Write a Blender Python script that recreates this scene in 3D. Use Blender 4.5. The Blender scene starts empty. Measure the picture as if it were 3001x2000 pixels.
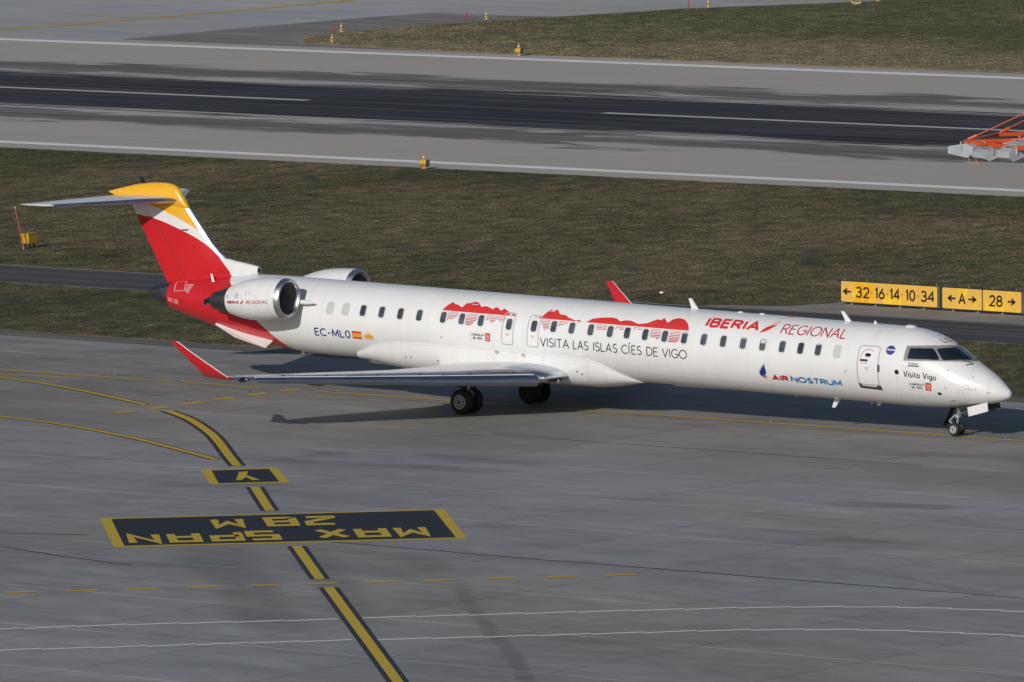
import bpy, bmesh, math, random
import numpy as np
from mathutils import Vector, Matrix
from mathutils.geometry import delaunay_2d_cdt

random.seed(7); RNG = np.random.default_rng(11)
SC = bpy.context.scene
COL = SC.collection

# ------------------------------------------------------------------ camera
cam_d = bpy.data.cameras.new('camera'); cam = bpy.data.objects.new('camera', cam_d); COL.objects.link(cam)
cam_d.sensor_width = 36.0; cam_d.lens = 303.03; cam_d.clip_start = 1.0; cam_d.clip_end = 9000.0
_yaw, _pitch, _roll = -0.616743, 0.0956069, -0.010686
_f = Vector((math.sin(_yaw)*math.cos(_pitch), math.cos(_yaw)*math.cos(_pitch), -math.sin(_pitch)))
_r = Vector((math.cos(_yaw), -math.sin(_yaw), 0)); _u = _r.cross(_f)
_r2 = _r*math.cos(_roll)+_u*math.sin(_roll); _u2 = -_r*math.sin(_roll)+_u*math.cos(_roll)
_m = Matrix((_r2, _u2, -_f)).transposed().to_4x4(); _m.translation = Vector((153.5485, -245.5912, 31.2569))
cam.matrix_world = _m
SC.camera = cam

# ------------------------------------------------------------------ sky, sun, exposure
SUN_EL, SUN_AZ = math.radians(23.5), math.radians(99.0)          # the light travels towards azimuth 99 degrees
world = bpy.data.worlds.new('World'); SC.world = world; world.use_nodes = True
wn = world.node_tree.nodes; wl = world.node_tree.links; wn.clear()
sky = wn.new('ShaderNodeTexSky'); sky.sky_type = 'NISHITA'; sky.sun_disc = False
sky.sun_elevation = SUN_EL; sky.sun_rotation = math.pi - math.radians(9.0)
sky.altitude = 430; sky.air_density = 1.0; sky.dust_density = 1.0; sky.ozone_density = 1.5
bg = wn.new('ShaderNodeBackground'); bg.inputs['Strength'].default_value = 0.055
wo = wn.new('ShaderNodeOutputWorld'); wl.new(sky.outputs[0], bg.inputs[0]); wl.new(bg.outputs[0], wo.inputs[0])
sun_d = bpy.data.lights.new('sun', 'SUN'); sun_d.energy = 3.0; sun_d.angle = math.radians(0.53); sun_d.color = (1.0, 0.945, 0.865)
sun = bpy.data.objects.new('sun', sun_d); COL.objects.link(sun)
_L = Vector((math.cos(SUN_AZ)*math.cos(SUN_EL), math.sin(SUN_AZ)*math.cos(SUN_EL), -math.sin(SUN_EL)))
sun.rotation_euler = _L.to_track_quat('-Z', 'Y').to_euler(); sun.location = (20, -60, 60)
SC.view_settings.view_transform = 'Standard'; SC.view_settings.look = 'None'
SC.view_settings.exposure = 0.0; SC.view_settings.gamma = 1.0; SC.view_settings.use_curve_mapping = False

# ------------------------------------------------------------------ helpers: materials
def N(nt, t, **kw):
    n = nt.nodes.new(t)
    for k, v in kw.items():
        if k == 'inp':
            for a, b in v.items(): n.inputs[a].default_value = b
        else: setattr(n, k, v)
    return n
def newmat(name):
    m = bpy.data.materials.new(name); m.use_nodes = True
    nt = m.node_tree; b = nt.nodes['Principled BSDF']
    return m, nt, b
def math_n(nt, op, a, b=None, c=None):
    n = N(nt, 'ShaderNodeMath', operation=op)
    for i, v in enumerate((a, b, c)):
        if v is None: continue
        if isinstance(v, (int, float)): n.inputs[i].default_value = v
        else: nt.links.new(v, n.inputs[i])
    return n.outputs[0]
def mixc(nt, fac, a, b, mode='MIX'):
    n = N(nt, 'ShaderNodeMix', data_type='RGBA', blend_type=mode)
    for s, v in ((n.inputs[0], fac), (n.inputs[6], a), (n.inputs[7], b)):
        if isinstance(v, (int, float)): s.default_value = v
        elif isinstance(v, tuple): s.default_value = (*v, 1) if len(v) == 3 else v
        else: nt.links.new(v, s)
    return n.outputs[2]
def coords(nt, kind='Object', scale=(1, 1, 1), loc=(0, 0, 0), rot=(0, 0, 0)):
    tc = N(nt, 'ShaderNodeTexCoord'); mp = N(nt, 'ShaderNodeMapping')
    mp.inputs['Scale'].default_value = scale; mp.inputs['Location'].default_value = loc; mp.inputs['Rotation'].default_value = rot
    if kind == 'World':
        g = N(nt, 'ShaderNodeNewGeometry'); nt.links.new(g.outputs['Position'], mp.inputs[0])
    else: nt.links.new(tc.outputs[kind], mp.inputs[0])
    return mp.outputs[0]
def noise(nt, vec, scale, detail=4.0, rough=0.55, dist=0.0):
    n = N(nt, 'ShaderNodeTexNoise', inp={'Scale': scale, 'Detail': detail, 'Roughness': rough, 'Distortion': dist})
    nt.links.new(vec, n.inputs['Vector']); return n.outputs[0]
def ramp(nt, v, a, b, lo=0.0, hi=1.0, smooth=True):
    n = N(nt, 'ShaderNodeMapRange', interpolation_type='SMOOTHSTEP' if smooth else 'LINEAR')
    n.inputs[1].default_value = a; n.inputs[2].default_value = b; n.inputs[3].default_value = lo; n.inputs[4].default_value = hi
    nt.links.new(v, n.inputs[0]); return n.outputs[0]
def bump(nt, b, h, strength=0.2, dist=0.01):
    n = N(nt, 'ShaderNodeBump', inp={'Strength': strength, 'Distance': dist}); nt.links.new(h, n.inputs['Height']); nt.links.new(n.outputs[0], b.inputs['Normal'])
def sepxyz(nt, v):
    n = N(nt, 'ShaderNodeSeparateXYZ'); nt.links.new(v, n.inputs[0]); return n.outputs

MATS = {}
def plain(name, col, rough=0.45, metal=0.0, var=0.12, vscale=6.0, coat=0.0, spec=None):
    """A surface of one colour with a little tonal and gloss variation."""
    if name in MATS: return MATS[name]
    m, nt, b = newmat(name)
    v = coords(nt); n = noise(nt, v, vscale, 5)
    k = ramp(nt, n, 0.3, 0.7, 1-var, 1+var*0.5, False)
    c = mixc(nt, 1.0, tuple(col), k, 'MULTIPLY'); nt.links.new(c, b.inputs['Base Color'])
    nt.links.new(ramp(nt, n, 0.3, 0.7, rough*0.85, min(1, rough*1.15), False), b.inputs['Roughness'])
    b.inputs['Metallic'].default_value = metal
    if coat: b.inputs['Coat Weight'].default_value = coat; b.inputs['Coat Roughness'].default_value = 0.06
    if spec is not None: b.inputs['Specular IOR Level'].default_value = spec
    MATS[name] = m; return m

# ------------------------------------------------------------------ helpers: objects
def me_from(name, verts, faces, mat=None, smooth=False, matidx=None):
    me = bpy.data.meshes.new(name)
    me.from_pydata([tuple(map(float, v)) for v in verts], [], [tuple(map(int, f)) for f in faces])
    for m in (mat if isinstance(mat, (list, tuple)) else [mat]):
        if m: me.materials.append(m)
    if matidx is not None: me.polygons.foreach_set('material_index', np.asarray(matidx, np.int32))
    if smooth: me.polygons.foreach_set('use_smooth', np.ones(len(me.polygons), bool))
    me.update()
    if smooth: me.set_sharp_from_angle(angle=math.radians(42))
    return me
def link(name, me, parent=None):
    o = bpy.data.objects.new(name, me); COL.objects.link(o)
    if parent is not None: o.parent = parent
    return o
def obj(name, vf, mat, parent=None, smooth=False, matidx=None):
    return link(name, me_from(name, vf[0], vf[1], mat, smooth, matidx), parent)
def tag(o, label=None, cat=None, group=None, kind=None):
    if label: o['label'] = label
    if cat: o['category'] = cat
    if group: o['group'] = group
    if kind: o['kind'] = kind
    return o
def empty(name, loc=(0, 0, 0), rot=(0, 0, 0)):
    o = bpy.data.objects.new(name, None); COL.objects.link(o); o.location = loc; o.rotation_euler = rot; o.empty_display_size = 0.2
    return o
def join(*parts):
    V, F = [], []
    for v, f in parts:
        k = len(V); V += [tuple(p) for p in v]; F += [tuple(i+k for i in q) for q in f]
    return V, F
def box(c, s, rz=0.0):
    x, y, z = [k/2 for k in s]; ca, sa = math.cos(rz), math.sin(rz)
    P = [(-x, -y, -z), (x, -y, -z), (x, y, -z), (-x, y, -z), (-x, -y, z), (x, -y, z), (x, y, z), (-x, y, z)]
    V = [(c[0]+a*ca-b*sa, c[1]+a*sa+b*ca, c[2]+d) for a, b, d in P]
    return V, [(0, 3, 2, 1), (4, 5, 6, 7), (0, 1, 5, 4), (1, 2, 6, 5), (2, 3, 7, 6), (3, 0, 4, 7)]
def beam(p, q, w, h, up=(0, 0, 1)):
    p, q = Vector(p), Vector(q); d = (q-p).normalized(); s = d.cross(Vector(up))
    if s.length < 1e-4: s = d.cross(Vector((1, 0, 0)))
    s.normalize(); u = s.cross(d)
    V = []
    for e in (p, q):
        for a, b in ((-1, -1), (1, -1), (1, 1), (-1, 1)): V.append(tuple(e+s*a*w/2+u*b*h/2))
    return V, [(3, 2, 1, 0), (4, 5, 6, 7), (0, 1, 5, 4), (1, 2, 6, 5), (2, 3, 7, 6), (3, 0, 4, 7)]
def tube(path, r, n=10, cap=True):
    P = [Vector(p) for p in path]; R = r if isinstance(r, (list, tuple)) else [r]*len(P)
    V, F = [], []
    for i, p in enumerate(P):
        d = ((P[min(i+1, len(P)-1)]-P[max(i-1, 0)])).normalized()
        a = d.cross(Vector((0, 0, 1)) if abs(d.z) < 0.95 else Vector((1, 0, 0))).normalized(); b = d.cross(a)
        for k in range(n):
            t = 2*math.pi*k/n; V.append(tuple(p+(a*math.cos(t)+b*math.sin(t))*R[i]))
    for i in range(len(P)-1):
        for k in range(n): F.append((i*n+k, i*n+(k+1) % n, (i+1)*n+(k+1) % n, (i+1)*n+k))
    if cap: F.append(tuple(range(n-1, -1, -1))); F.append(tuple((len(P)-1)*n+k for k in range(n)))
    return V, F
def lathe(prof, n=24, axis='z', at=(0, 0, 0), cap=True):
    """prof: list of (distance along axis, radius)."""
    V, F = [], []
    for h, r in prof:
        for k in range(n):
            t = 2*math.pi*k/n; a, b = r*math.cos(t), r*math.sin(t)
            p = (a, b, h) if axis == 'z' else ((h, a, b) if axis == 'x' else (a, h, b))
            V.append((p[0]+at[0], p[1]+at[1], p[2]+at[2]))
    for i in range(len(prof)-1):
        for k in range(n): F.append((i*n+k, i*n+(k+1) % n, (i+1)*n+(k+1) % n, (i+1)*n+k))
    if cap: F.append(tuple(range(n-1, -1, -1))); F.append(tuple((len(prof)-1)*n+k for k in range(n)))
    return V, F
def loft(rings, close=True, cap=True):
    n = len(rings[0]); V = [tuple(p) for r in rings for p in r]; F = []
    for i in range(len(rings)-1):
        for k in range(n if close else n-1):
            F.append((i*n+k, i*n+(k+1) % n, (i+1)*n+(k+1) % n, (i+1)*n+k))
    if cap and close: F.append(tuple(range(n-1, -1, -1))); F.append(tuple((len(rings)-1)*n+k for k in range(n)))
    return V, F
def mirror_y(vf): return [(v[0], -v[1], v[2]) for v in vf[0]], [tuple(reversed(f)) for f in vf[1]]

# ------------------------------------------------------------------ helpers: flat strokes and fills
def resample(poly, step):
    out = [poly[0]]
    for a, b in zip(poly[:-1], poly[1:]):
        k = max(1, int(math.ceil(math.hypot(b[0]-a[0], b[1]-a[1])/step)))
        for i in range(1, k+1): out.append((a[0]+(b[0]-a[0])*i/k, a[1]+(b[1]-a[1])*i/k))
    return out
def ribbon(poly, w, step=0.08, closed=False):
    """A stroke of width w along a polyline, with mitred corners."""
    P = resample(list(poly)+([poly[0]] if closed else []), step)
    if closed: P = P[:-1]
    n = len(P); V, F = [], []
    for i in range(n):
        a = P[(i-1) % n] if (closed or i > 0) else None; c = P[(i+1) % n] if (closed or i < n-1) else None
        b = P[i]
        d1 = ((b[0]-a[0]), (b[1]-a[1])) if a else None; d2 = ((c[0]-b[0]), (c[1]-b[1])) if c else None
        if d1 is None: d1 = d2
        if d2 is None: d2 = d1
        l1 = math.hypot(*d1) or 1; l2 = math.hypot(*d2) or 1
        n1 = (-d1[1]/l1, d1[0]/l1); n2 = (-d2[1]/l2, d2[0]/l2)
        mx, my = n1[0]+n2[0], n1[1]+n2[1]; ml = math.hypot(mx, my)
        if ml < 1e-6: mx, my, k = n1[0], n1[1], 1
        else:
            mx, my = mx/ml, my/ml; k = min(1.0/max(0.2, mx*n1[0]+my*n1[1]), 2.2)
        V += [(b[0]+mx*k*w/2, b[1]+my*k*w/2), (b[0]-mx*k*w/2, b[1]-my*k*w/2)]
    for i in range(n if closed else n-1):
        j = (i+1) % n; F.append((2*i, 2*i+1, 2*j+1, 2*j))
    return V, F
def fill(poly, step=0.12):
    """Triangles inside a closed outline, fine enough to drape."""
    P = resample(list(poly)+[poly[0]], step)[:-1]
    n = len(P); xs = [p[0] for p in P]; ys = [p[1] for p in P]
    pts = [Vector(p) for p in P]
    k = 0
    y = min(ys)+step*0.5
    while y < max(ys):
        x = min(xs)+step*0.5+(step*0.25 if k % 2 else 0)
        while x < max(xs):
            pts.append(Vector((x, y))); x += step
        y += step; k += 1
    r = delaunay_2d_cdt(pts, [], [list(range(n))], 1, 1e-6)
    return [(v.x, v.y) for v in r[0]], [tuple(f) for f in r[2]]
def rrect(x0, y0, x1, y1, r, n=5):
    out = []
    for cx, cy, a in ((x1-r, y1-r, 0), (x0+r, y1-r, 90), (x0+r, y0+r, 180), (x1-r, y0+r, 270)):
        for i in range(n+1):
            t = math.radians(a+90*i/n); out.append((cx+r*math.cos(t), cy+r*math.sin(t)))
    return out
def circ(cx, cy, rx, ry=None, n=20): return [(cx+rx*math.cos(2*math.pi*i/n), cy+(ry or rx)*math.sin(2*math.pi*i/n)) for i in range(n)]
def arc(cx, cy, rx, ry, a0, a1, n=10): return [(cx+rx*math.cos(math.radians(a0+(a1-a0)*i/n)), cy+ry*math.sin(math.radians(a0+(a1-a0)*i/n))) for i in range(n+1)]

# stroke letters, cap height 1: (width, [polylines])
G = {
 'A': (.78, [[(0, 0), (.39, 1), (.78, 0)], [(.14, .34), (.64, .34)]]),
 'B': (.6, [[(0, 0), (0, 1), (.3, 1)]+arc(.3, .76, .25, .24, 90, -90, 8)[1:]+[(0, .52)], [(.3, .52)]+arc(.31, .26, .29, .26, 90, -90, 8)+[(0, 0)]]),
 'C': (.78, [arc(.45, .5, .45, .5, 48, 312, 16)]),
 'D': (.72, [[(0, 0), (0, 1), (.25, 1)]+arc(.25, .5, .47, .5, 90, -90, 12)[1:]+[(0, 0)]]),
 'E': (.52, [[(.52, 1), (0, 1), (0, 0), (.52, 0)], [(0, .52), (.46, .52)]]),
 'G': (.84, [arc(.46, .5, .46, .5, 48, 340, 16)+[(.88, .44), (.5, .44)]]),
 'I': (.06, [[(.03, 0), (.03, 1)]]),
 'J': (.4, [[(.4, 1), (.4, .25)]+arc(.2, .22, .2, .22, 0, -180, 8)[1:]]),
 'L': (.5, [[(0, 1), (0, 0), (.5, 0)]]),
 'M': (.86, [[(0, 0), (.06, 1), (.43, .2), (.8, 1), (.86, 0)]]),
 'N': (.72, [[(0, 0), (0, 1), (.72, 0), (.72, 1)]]),
 'O': (.94, [arc(.47, .5, .47, .5, 90, 450, 22)]),
 'P': (.6, [[(0, 0), (0, 1), (.32, 1)]+arc(.32, .74, .27, .26, 90, -90, 8)[1:]+[(0, .48)]]),
 'R': (.62, [[(0, 0), (0, 1), (.32, 1)]+arc(.32, .74, .27, .26, 90, -90, 8)[1:]+[(0, .48)], [(.3, .48), (.62, 0)]]),
 'S': (.58, [arc(.3, .755, .26, .245, 40, 265, 10)+arc(.29, .26, .29, .26, 85, -145, 10)]),
 'T': (.66, [[(0, 1), (.66, 1)], [(.33, 1), (.33, 0)]]),
 'U': (.7, [[(0, 1), (0, .34)]+arc(.35, .35, .35, .35, 180, 360, 12)+[(.7, 1)]]),
 'V': (.76, [[(0, 1), (.38, 0), (.76, 1)]]),
 'X': (.7, [[(0, 0), (.7, 1)], [(0, 1), (.7, 0)]]),
 'Í': (.2, [[(.03, 0), (.03, 1)], [(.02, 1.13), (.18, 1.33)]]),
 '-': (.4, [[(0, .46), (.4, .46)]]), '.': (.1, [[(0, .5), (.1, .5)]]), ' ': (.3, []),
 '0': (.6, [arc(.3, .5, .3, .5, 90, 450, 20)]),
 '1': (.26, [[(0, .8), (.2, 1), (.2, 0)]]),
 '2': (.58, [arc(.29, .71, .28, .29, 165, -35, 10)+[(.02, 0), (.6, 0)]]),
 '3': (.58, [arc(.28, .75, .26, .25, 155, -80, 10)+arc(.28, .26, .3, .26, 85, -160, 12)]),
 '4': (.66, [[(.5, 0), (.5, 1), (0, .3), (.68, .3)]]),
 '6': (.6, [[(.46, 1), (.1, .5)]+arc(.3, .3, .3, .3, 150, 510, 18)]),
 '8': (.6, [arc(.3, .76, .24, .24, 270, 630, 16), arc(.3, .26, .3, .26, 90, 450, 18)]),
 'a': (.5, [[(.5, .62), (.5, 0)], arc(.25, .31, .25, .31, 0, 360, 16)]), 'g': (.5, [[(.5, .62), (.5, -.05)]+arc(.25, -.05, .25, .25, 0, -150, 8)[1:], arc(.25, .31, .25, .31, 0, 360, 16)]),
 'i': (.06, [[(.03, 0), (.03, .62)], [(.03, .8), (.03, .9)]]), 's': (.4, [arc(.2, .47, .17, .15, 40, 265, 8)+arc(.2, .16, .19, .16, 85, -145, 8)]),
 't': (.34, [[(.12, .85), (.12, .12), (.2, 0), (.34, .02)], [(0, .62), (.34, .62)]]), 'o': (.56, [arc(.28, .31, .28, .31, 90, 450, 18)]),
 'n': (.46, [[(0, 0), (0, .62)], [(0, .38)]+arc(.23, .38, .23, .24, 150, 0, 6)+[(.46, 0)]]), 'e': (.52, [[(0, .33), (.5, .33)]+arc(.26, .31, .26, .31, 5, 310, 14)[1:]]),
 'w': (.7, [[(0, .62), (.18, 0), (.35, .62), (.52, 0), (.7, .62)]]), 'r': (.3, [[(0, 0), (0, .62)], [(0, .4), (.12, .6), (.3, .6)]]),
 'l': (.06, [[(.03, 0), (.03, 1)]]), 'd': (.5, [[(.5, 1), (.5, 0)], arc(.25, .31, .25, .31, 0, 360, 16)]),
 '<': (.9, [[(.9, .5), (.03, .5)], [(.42, .9), (0, .5), (.42, .1)]]), '>': (.9, [[(0, .5), (.87, .5)], [(.48, .9), (.9, .5), (.48, .1)]]),
}
BLOCK = {
 'M': (1.0, [[(0, 0), (0, 1), (.5, .42), (1, 1), (1, 0)]]), 'A': (1.0, [[(0, 0), (0, 1), (1, 1), (1, 0)], [(0, .42), (1, .42)]]),
 'X': (1.0, [[(0, 0), (1, 1)], [(0, 1), (1, 0)]]), 'S': (1.0, [[(1, 1), (0, 1), (0, .5), (1, .5), (1, 0), (0, 0)]]),
 'P': (1.0, [[(0, 0), (0, 1), (1, 1), (1, .45), (0, .45)]]), 'N': (1.0, [[(0, 0), (0, 1), (1, 0), (1, 1)]]),
 '2': (1.0, [[(0, 1), (1, 1), (1, .62), (0, .12), (0, 0), (1, 0)]]), '8': (1.0, [[(0, 0), (0, 1), (1, 1), (1, 0), (0, 0)], [(0, .5), (1, .5)]]),
}
def text2d(s, x0, x1, y0, h, w, gap=0.22, step=0.08):
    """Letters of height h and stroke w set between x0 and x1."""
    adv = [G[c][0] for c in s]; tot = sum(adv)+gap*(len(s)-1); k = (x1-x0-w)/tot
    parts = []; x = x0+w/2
    for c, a in zip(s, adv):
        for pl in G[c][1]: parts.append(ribbon([(x+p[0]*k, y0+w/2+p[1]*(h-w)) for p in pl], w, step))
        x += (a+gap)*k
    return join(*parts)
def lift(vf2, fn): return [fn(*p) for p in vf2[0]], vf2[1]

# ================================================================== SETTING
TH = -0.04538                      # runway, taxiway and slab joints all run at this heading
def pf2w(p, q): return (p*math.cos(TH)-q*math.sin(TH), p*math.sin(TH)+q*math.cos(TH))
def w2pf(x, y): return (x*math.cos(TH)+y*math.sin(TH), -x*math.sin(TH)+y*math.cos(TH))
_C = np.array(_m.translation); _R = np.array(_r2); _U = np.array(_u2); _F = np.array(_f)
def in_view(xyz, mx=1.08, top=1.1):
    d = np.asarray(xyz, float)-_C; z = d@_F; k = 303.03/36.0*2
    u = (d@_R)/z*k; v = (d@_U)/z*k*1.5
    return (np.abs(u) < mx) & (np.abs(v) < top)

def concrete(name, base=(.255, .25, .245), stains=(), along=0.18, rnd=0.16, amp=1.0, tracked=False):
    """Cast slabs: cloudy tone, streaks along the traffic, oil smudges, drag marks, grit."""
    m, nt, b = newmat(name)
    v = coords(nt, 'World', rot=(0, 0, -TH)); x, y, z = sepxyz(nt, v)
    vs = coords(nt, 'World', rot=(0, 0, -TH)); mp = vs.node
    st = N(nt, 'ShaderNodeMapping'); st.inputs['Scale'].default_value = (along, 1, 1); nt.links.new(v, st.inputs[0])
    big = noise(nt, v, 0.035, 3, .5); band = noise(nt, st.outputs[0], 0.30, 6, .62, .4); fine = noise(nt, v, 9.0, 4, .7); mid = noise(nt, st.outputs[0], 1.4, 5, .6)
    blot = noise(nt, st.outputs[0], 0.16, 5, .6, .8)
    k = ramp(nt, band, .3, .72, 1-.17*amp, 1+.10*amp, False)
    k = math_n(nt, 'MULTIPLY', k, ramp(nt, mid, .3, .7, 1-.07*amp, 1+.06*amp, False))
    k = math_n(nt, 'MULTIPLY', k, ramp(nt, fine, .3, .7, .93, 1.06, False))
    k = math_n(nt, 'MULTIPLY', k, ramp(nt, big, .35, .65, 1-.08*amp, 1+.07*amp, False))
    oi = N(nt, 'ShaderNodeObjectInfo'); k = math_n(nt, 'MULTIPLY', k, ramp(nt, oi.outputs['Random'], 0, 1, 1-rnd*.6, 1+rnd*.4, False))
    # oil and rubber: soft blotches and a few dragged marks
    dark = math_n(nt, 'MULTIPLY', ramp(nt, blot, .56, .72, 0, .42*amp), ramp(nt, mid, .3, .6, .5, 1.0))
    for (ax, ay, bx, by, w, s) in stains:
        dx, dy = bx-ax, by-ay; L = math.hypot(dx, dy); ux, uy = dx/L, dy/L
        rx = math_n(nt, 'SUBTRACT', x, ax); ry = math_n(nt, 'SUBTRACT', y, ay)
        t = math_n(nt, 'ADD', math_n(nt, 'MULTIPLY', rx, ux), math_n(nt, 'MULTIPLY', ry, uy))
        d = math_n(nt, 'ABSOLUTE', math_n(nt, 'ADD', math_n(nt, 'ADD', math_n(nt, 'MULTIPLY', rx, -uy), math_n(nt, 'MULTIPLY', ry, ux)), ramp(nt, blot, .2, .8, -.5*w, .5*w, False)))
        mk = math_n(nt, 'MULTIPLY', ramp(nt, d, w*.25, w, 1, 0), math_n(nt, 'MULTIPLY', ramp(nt, t, -.1*L, .15*L), ramp(nt, t, .8*L, 1.1*L, 1, 0)))
        mk = math_n(nt, 'MULTIPLY', mk, ramp(nt, mid, .3, .65, .3, 1.0))
        dark = math_n(nt, 'MAXIMUM', dark, math_n(nt, 'MULTIPLY', mk, s))
    wisp = noise(nt, st.outputs[0], .55, 7, .7, 1.6); k = math_n(nt, 'MULTIPLY', k, ramp(nt, wisp, .35, .68, 1-.10*amp, 1+.08*amp, False))
    hue = mixc(nt, ramp(nt, noise(nt, st.outputs[0], .09, 3), .35, .65), tuple(c*f for c, f in zip(base, (.98, .995, 1.03))), tuple(c*f for c, f in zip(base, (1.03, .99, .94))))
    if tracked:   # tyre dust ground in on both sides of the taxi line
        lane = ramp(nt, math_n(nt, 'ABSOLUTE', math_n(nt, 'ADD', y, math_n(nt, 'ADD', ramp(nt, wisp, .2, .8, -4, 4, False), 3.0))), 4, 15, .8, 0)
        hue = mixc(nt, lane, hue, tuple(c*f for c, f in zip(base, (.86, .80, .73))))
    c = mixc(nt, 1.0, hue, k, 'MULTIPLY')
    c = mixc(nt, dark, c, (.075, .07, .066)); nt.links.new(c, b.inputs['Base Color'])
    nt.links.new(ramp(nt, mid, .3, .7, .72, .9, False), b.inputs['Roughness']); b.inputs['Specular IOR Level'].default_value = .3
    bump(nt, b, fine, .25, .006)
    return m
def asphalt(name, col, streak=(.05, 1.0), amt=.35, tint=(.11, .10, .09)):
    m, nt, b = newmat(name); v = coords(nt, 'Object')
    st = N(nt, 'ShaderNodeMapping'); st.inputs['Scale'].default_value = (streak[0], streak[1], 1); nt.links.new(v, st.inputs[0])
    s1 = noise(nt, st.outputs[0], 1.1, 6, .6, .2); fine = noise(nt, v, 14, 3, .7); big = noise(nt, v, .12, 4)
    c = mixc(nt, ramp(nt, s1, .40, .68, 0, 1), tuple(col), tuple(tint))
    c = mixc(nt, 1.0, c, math_n(nt, 'MULTIPLY', ramp(nt, fine, .3, .7, .88, 1.1, False), ramp(nt, big, .3, .7, 1-amt*.5, 1+amt*.4, False)), 'MULTIPLY')
    nt.links.new(c, b.inputs['Base Color']); b.inputs['Roughness'].default_value = .85; b.inputs['Specular IOR Level'].default_value = .3
    bump(nt, b, fine, .3, .006); return m
def paint(name, col, wear=.35, under=(.2, .2, .2), rough=.6):
    m, nt, b = newmat(name); v = coords(nt, 'World'); n = noise(nt, v, 3.2, 7, .68); n2 = noise(nt, v, 22, 3, .6)
    c = mixc(nt, ramp(nt, n, .56, .78, 0, wear), tuple(col), tuple(under))
    c = mixc(nt, 1.0, c, ramp(nt, n2, .3, .7, .86, 1.08, False), 'MULTIPLY'); nt.links.new(c, b.inputs['Base Color'])
    b.inputs['Roughness'].default_value = rough; b.inputs['Specular IOR Level'].default_value = .3; return m
def runway_mat():
    m, nt, b = newmat('runway concrete and rubber'); v = coords(nt, 'Object'); x, y, z = sepxyz(nt, v)
    def str_(sx, sy, sc, d=5, r=.6, di=0.0, off=0.0):
        mp = N(nt, 'ShaderNodeMapping'); mp.inputs['Scale'].default_value = (sx, sy, 1); mp.inputs['Location'].default_value = (off, off*.37, 0); nt.links.new(v, mp.inputs[0])
        return noise(nt, mp.outputs[0], sc, d, r, di)
    wob = str_(.045, .25, 1.0, 5, .6); fst = str_(.03, 2.2, 1.0, 6, .72); fst2 = str_(.05, 4.0, 1.0, 5, .7, 0, 17.3); blot = str_(.09, .35, 1.0, 6, .62, .5, 5.0); fine = noise(nt, v, 6, 4, .7)
    yc = math_n(nt, 'SUBTRACT', y, 120.0); ay = math_n(nt, 'ABSOLUTE', yc)
    e = math_n(nt, 'ADD', ay, ramp(nt, wob, .25, .75, -2.2, 2.2, False)); e = math_n(nt, 'ADD', e, ramp(nt, fst, .25, .75, -3.6, 3.6, False))
    main = ramp(nt, e, 9.9, 11.2, 1, 0)
    e2 = math_n(nt, 'ADD', ay, ramp(nt, blot, .3, .7, -3.0, 3.0, False)); e2 = math_n(nt, 'ADD', e2, ramp(nt, fst2, .2, .8, -1.2, 1.2, False))
    sec = math_n(nt, 'MULTIPLY', ramp(nt, e2, 11.8, 13.0), ramp(nt, e2, 17.4, 19.4, 1, 0))
    base = mixc(nt, 1.0, (.455, .42, .385), math_n(nt, 'MULTIPLY', ramp(nt, fst, .25, .75, .86, 1.1, False), ramp(nt, fine, .3, .7, .92, 1.08, False)), 'MULTIPLY')
    base = mixc(nt, ramp(nt, blot, .55, .8, 0, .25), base, (.27, .252, .238))
    c = mixc(nt, math_n(nt, 'MULTIPLY', sec, ramp(nt, fst2, .3, .66, 1.0, .55)), base, (.066, .058, .055))
    lt = math_n(nt, 'MULTIPLY', math_n(nt, 'MULTIPLY', ramp(nt, ay, 9.5, 11), ramp(nt, ay, 13, 15.5, 1, 0)), ramp(nt, fst2, .5, .66, 0, .8))
    c = mixc(nt, lt, c, (.52, .52, .53))
    rub = mixc(nt, ramp(nt, fst2, .47, .72, 0, .7), (.006, .010, .024), (.040, .048, .068))
    c = mixc(nt, math_n(nt, 'MULTIPLY', main, ramp(nt, fst, .35, .72, 1.0, .75)), c, rub)
    nt.links.new(c, b.inputs['Base Color']); b.inputs['Roughness'].default_value = .9; b.inputs['Specular IOR Level'].default_value = .12
    return m
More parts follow.
